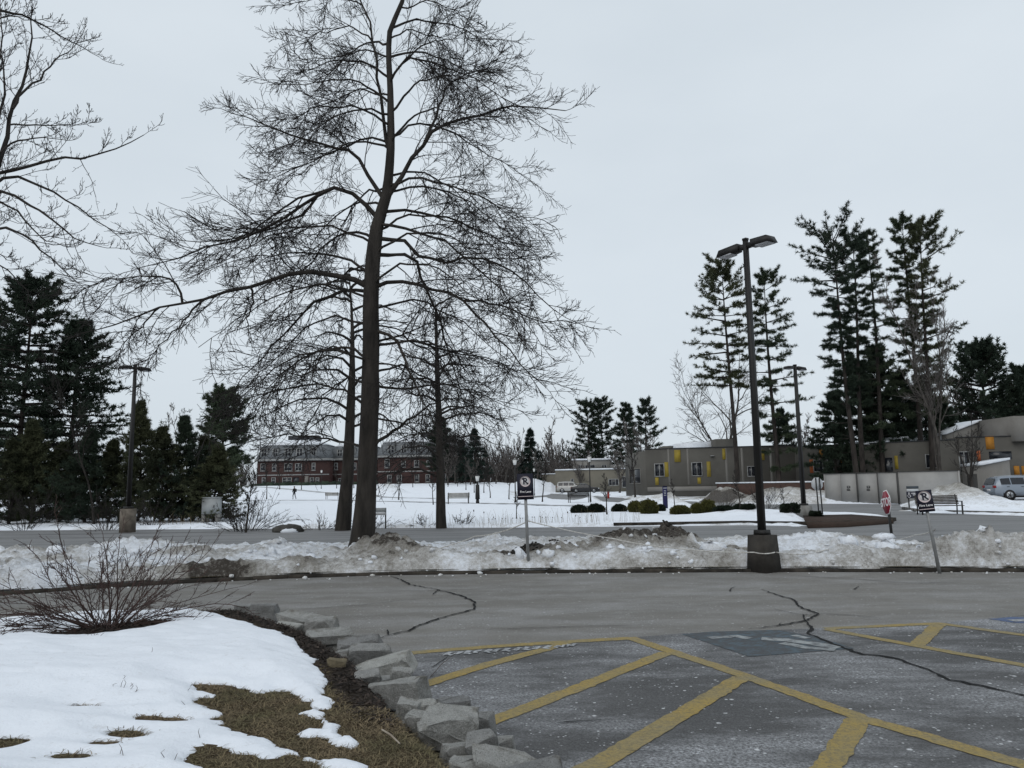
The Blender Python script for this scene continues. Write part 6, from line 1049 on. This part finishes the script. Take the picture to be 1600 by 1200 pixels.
# ================================================================== CARS
M_TYRE = mat('tyre', (.02, .02, .02), .8); M_RIM = mat('rim', (.4, .41, .42), .35, metal=.8); M_TAIL = mat('tail_light', (.25, .01, .01), .3); M_HEAD = mat('head_light', (.6, .62, .65), .2); M_TRIM = mat('car_trim', (.015, .015, .016), .6)
def car(name, label, loc, rz, paint, Lc, Wc, Hc, prof, belt, wins, wr, wheels=(.19, .80)):
    t = thing(name, label, 'car', loc, rz); fx = np.array([p[0] for p in prof]); fz = np.array([p[1] for p in prof])*Hc; bz_ = belt*Hc; xs = np.unique(np.r_[np.linspace(0, 1, 25), fx])
    def sec(u):
        zt_ = np.interp(u, fx, fz); pl = 1-.14*smooth(.12, 0, u)-.16*smooth(.85, 1, u); w = Wc/2*pl; g_ = max(0, zt_-bz_)/(Hc-bz_); zb_ = min(bz_, zt_*.96); wr_ = w*(1-.26*g_); lo = .20+.10*smooth(.08, 0, u)+.08*smooth(.92, 1, u)
        return np.array([(w*.86, lo), (w*.98, lo+.12), (w, .5*(lo+zb_)+.05), (w*.97, zb_), (wr_*.97 if g_ > 0 else w*.9, zt_-.05*g_-.01), (wr_*.78, zt_), (0, zt_+.015*g_)])
    rows = []
    for u in xs:
        s = sec(u); x = (u-.5)*Lc; rows.append([(x, y, z) for y, z in s]+[(x, -y, z) for y, z in s[::-1][1:]])
    V = np.array(rows); n, m, _ = V.shape; i = np.arange(n-1)[:, None]; j = np.arange(m-1)[None]; a = i*m+j; mb = MB(); mb.add(V.reshape(-1, 3), np.stack([a, a+1, a+m+1, a+m], -1).reshape(-1, 4)); n0 = 0
    mb.f.setdefault(m, []).append(np.array([list(range(m))[::-1]])); mb.f[m].append(np.array([list(range((n-1)*m, n*m))])); body = mb.build('body', paint, t, True)
    MB().box((0, 0, .17), (Lc*.9, Wc*.8, .12)).build('underbody', M_TRIM, t)
    for sg in (-1, 1):
        for u0, u1 in wins:
            us = np.linspace(u0, u1, 6); lo_, hi_ = [], []
            for u in us:
                s = sec(u); A = s[3]; B = s[4]; f0, f1 = .08, .88; x = (u-.5)*Lc
                for f_, l_ in ((f0, lo_), (f1, hi_)): q = A+(B-A)*f_; l_.append((x, sg*(q[0]+.012), q[1]))
            mb = MB(); k = len(us); ii = np.arange(k-1); mb.add(lo_+hi_, np.stack([ii, ii+1, k+ii+1, k+ii], 1)); mb.build('window', M_GLASS, body)
        for u in wheels:
            x = (u-.5)*Lc; y = sg*(Wc/2-.10); wl_ = MB().cyl((x, y-sg*.11, wr), (x, y+sg*.105, wr), wr, wr, 20).build('wheel', M_TYRE, t); MB().cyl((x, y+sg*.09, wr), (x, y+sg*.115, wr), wr*.66, wr*.6, 14).build('rim', M_RIM, wl_); mb = MB()
            for a_ in range(5): c_, s_ = math.cos(a_*1.257), math.sin(a_*1.257); mb.tubes([[(x, y+sg*.12, wr), (x+c_*wr*.58, y+sg*.12, wr+s_*wr*.58)]], [[.03, .022]], 4)
            mb.build('spokes', M_TRIM, wl_); ar = MB().cyl((x, y-sg*.1, wr+.03), (x, sg*(Wc/2*.985), wr+.03), wr*1.17, wr*1.17, 20); ar.build('wheel_arch', M_TRIM, body)
        s = sec(.5); MB().box(((.64-.5)*Lc, sg*(Wc/2+.06), bz_+.02), (.14, .16, .12)).build('mirror', paint, body); MB().box((-.488*Lc, sg*(Wc/2*.74), bz_*.82), (.12, .26, .16)).build('tail_light', M_TAIL, body); MB().box((.462*Lc, sg*(Wc/2*.70), bz_*.70), (.16, .3, .12)).build('head_light', M_HEAD, body)
        for u in (wins[0][1]+.012, wins[1][1]+.012): s = sec(u); MB().box(((u-.5)*Lc-.25, sg*(Wc/2*.985), bz_-.12), (.16, .03, .03)).build('door_handle', M_TRIM, body)
        MB().box((0, sg*Wc/2*.93, .2), (Lc*.5, .1, .1)).build('sill', M_TRIM, body)
        mb = MB(); q = sec(.4); mb.tubes([[((.15-.5)*Lc, sg*q[5][0]*.95, Hc*.985), ((.3-.5)*Lc, sg*q[5][0]*.95, Hc+.03), ((.5-.5)*Lc, sg*q[5][0]*.95, Hc+.03)]], [[.018]*3], 5); mb.build('roof_rail', M_RIM, body)
    us = [.565, .665]; mb = MB(); A = sec(us[0]); B = sec(us[1]); mb.add([((us[0]-.5)*Lc+.03, -A[4][0]*.86, A[5][1]-.02), ((us[0]-.5)*Lc+.03, A[4][0]*.86, A[5][1]-.02), ((us[1]-.5)*Lc+.05, B[4][0]*.9, B[5][1]+.03), ((us[1]-.5)*Lc+.05, -B[4][0]*.9, B[5][1]+.03)], [(0, 1, 2, 3)]); mb.build('windscreen', M_GLASS, body)
    z0, z1 = np.interp(.012, fx, fz), np.interp(.06, fx, fz); mb = MB(); mb.add([(-.5*Lc+.0, -Wc*.34, bz_+.05), (-.5*Lc+.0, Wc*.34, bz_+.05), (-.455*Lc-.03, Wc*.31, Hc*.9), (-.455*Lc-.03, -Wc*.31, Hc*.9)], [(0, 3, 2, 1)]); mb.build('rear_window', M_GLASS, body)
    MB().box((-.497*Lc, 0, bz_*.62), (.03, .5, .12)).build('number_plate', M_SWHITE, body); return t
SUVP = [(0, .48), (.012, .66), (.05, .90), (.10, .965), (.25, 1.0), (.42, 1.0), (.55, .965), (.68, .68), (.72, .645), (.9, .58), (.97, .50), (1, .40)]; SEDP = [(0, .52), (.02, .68), (.14, .70), (.20, .74), (.34, .97), (.45, 1.0), (.55, .97), (.70, .68), (.74, .65), (.92, .56), (1, .42)]; BOXP = [(0, .50), (.01, .70), (.03, .93), (.07, .985), (.3, 1.0), (.5, .99), (.58, .95), (.68, .66), (.72, .63), (.94, .59), (.99, .5), (1, .4)]
M_SILVER = mat('silver_blue_paint', (.22, .25, .29), .35, metal=.4, coat=.5); M_SILV2 = mat('silver_paint', (.42, .41, .39), .4, metal=.4, coat=.4); M_BLKP = mat('black_paint', (.012, .012, .013), .3, coat=.5); M_REDP = mat('dark_red_paint', (.10, .012, .015), .35, coat=.5)
Yc = 53.0; p = at(1553, 784, Yc); L0 = 4.65
tag(car('silver_suv', 'silver-blue SUV parked beside the snow heaps near the shed', (p[0]+L0/2*.98-.1, Yc, 0.0), R(-6), M_SILVER, L0, 1.88, 1.62, SUVP, .62, [(.09, .22), (.235, .415), (.43, .60)], .35), None)
sheet_y = tag(sheet('far_lot', [(p[0]-2.4, 49.5), (p[0]+24, 47.5), (p[0]+24, 62), (p[0]-2.4, 60)], .135, M_ROAD), kind='structure')
for o in COL.objects:
    if o.name == 'silver_suv': o.location.z = .137
Yc = 59; p = at(1605, 770, Yc); car('red_car', 'dark red car mostly hidden behind the silver-blue SUV', (p[0]+1.9, Yc-.3, .137), R(4), M_REDP, 4.6, 1.8, 1.45, SEDP, .62, [(.26, .36), (.37, .47), (.49, .62)], .33)
Yc = 138; p = at(873, 772, Yc); car('silver_suv', 'boxy silver SUV parked far off behind the drive snow heap', (p[0]+2.3, Yc, gz(p[0]+2.3, Yc)+.1), R(-10), M_SILV2, 5.1, 2.0, 1.9, BOXP, .60, [(.06, .22), (.235, .415), (.43, .60)], .38)
Yc = 128; p = at(890, 773, Yc); car('black_car', 'black car parked half behind the drive snow heap beside the boxy silver SUV', (p[0]+2.6, Yc, gz(p[0]+2.6, Yc)+.1), R(-6), M_BLKP, 4.8, 1.85, 1.5, SEDP, .62, [(.26, .36), (.37, .47), (.49, .62)], .33)
# ================================================================== PERSON walking on the far path
def person(p, rz, H=1.75):
    t = thing('person', 'person in a dark jacket walking on the far field path, one arm raised', 'person', p, rz)
    J = {'pelvis': (0, 0, .95), 'belly': (0, -.01, 1.1), 'chest': (0, -.02, 1.32), 'neck': (0, 0, 1.48), 'head0': (0, .0, 1.56), 'head': (0, .02, 1.68), 'shl': (-.18, -.02, 1.42), 'ell': (-.27, .02, 1.16), 'hal': (-.22, .16, .95), 'shr': (.18, -.02, 1.42), 'elr': (.30, .12, 1.24), 'har': (.30, .30, 1.42), 'hil': (-.1, 0, .88), 'knl': (-.12, .12, .50), 'anl': (-.11, .10, .08), 'tol': (-.11, .24, .04), 'hir': (.1, 0, .88), 'knr': (.11, -.06, .48), 'anr': (.12, -.26, .10), 'tor': (.12, -.16, .03)}
    rad = {'pelvis': .155, 'belly': .15, 'chest': .17, 'neck': .062, 'head0': .08, 'head': .105, 'shl': .085, 'shr': .085, 'ell': .062, 'elr': .062, 'hal': .045, 'har': .045, 'hil': .1, 'hir': .1, 'knl': .07, 'knr': .07, 'anl': .05, 'anr': .05, 'tol': .045, 'tor': .045}
    E = [('pelvis', 'belly'), ('belly', 'chest'), ('chest', 'neck'), ('neck', 'head0'), ('head0', 'head'), ('chest', 'shl'), ('shl', 'ell'), ('ell', 'hal'), ('chest', 'shr'), ('shr', 'elr'), ('elr', 'har'), ('pelvis', 'hil'), ('hil', 'knl'), ('knl', 'anl'), ('anl', 'tol'), ('pelvis', 'hir'), ('hir', 'knr'), ('knr', 'anr'), ('anr', 'tor')]
    ks = list(J); me = bpy.data.meshes.new('skel'); me.from_pydata([J[k] for k in ks], [(ks.index(a), ks.index(b)) for a, b in E], []); o = bpy.data.objects.new('tmp_skel', me); COL.objects.link(o); o.modifiers.new('s', 'SKIN'); o.modifiers.new('d', 'SUBSURF').levels = 1
    for i, k in enumerate(ks): me.skin_vertices[0].data[i].radius = (rad[k], rad[k]*.85); me.skin_vertices[0].data[i].use_root = (k == 'pelvis')
    dg = bpy.context.evaluated_depsgraph_get(); m2 = bpy.data.meshes.new_from_object(o.evaluated_get(dg)); bpy.data.objects.remove(o); m2.name = 'body'; m2.materials.clear()
    for m in (mat('jacket', (.018, .018, .022), .9), mat('trousers', (.025, .027, .035), .9), mat('skin', (.35, .22, .17), .6), mat('shoe', (.02, .018, .016), .8)): m2.materials.append(m)
    for f in m2.polygons: c = f.center; f.material_index = 3 if c.z < .12 else 1 if c.z < .88 and abs(c.x) < .19 else 2 if (c.z > 1.5 and abs(c.x) < .12) or (c.y > .27 and c.z > 1.3) else 0; f.use_smooth = True
    link('body', m2, t); MB().ell((0, .0, 1.72), (.108, .115, .09), 10, 6).build('hair', mat('hair', (.03, .022, .018), .9), t, True); MB().box((0, -.24, 1.02), (.28, .16, .42)).build('backpack', M_BLACKM, t); return t
g0 = gp(460, 781, .2); p = cpos(460, 108); person(p+[0, 0, .08], R(60))
for o in list(COL.objects):
    if o.type == 'MESH' and o.data.users and not o.data.materials: o.data.materials.append(M_POST)
print('TRIS', sum(len(m.loops)-2*len(m.polygons) for m in bpy.data.meshes), 'OBJ', len(COL.objects))
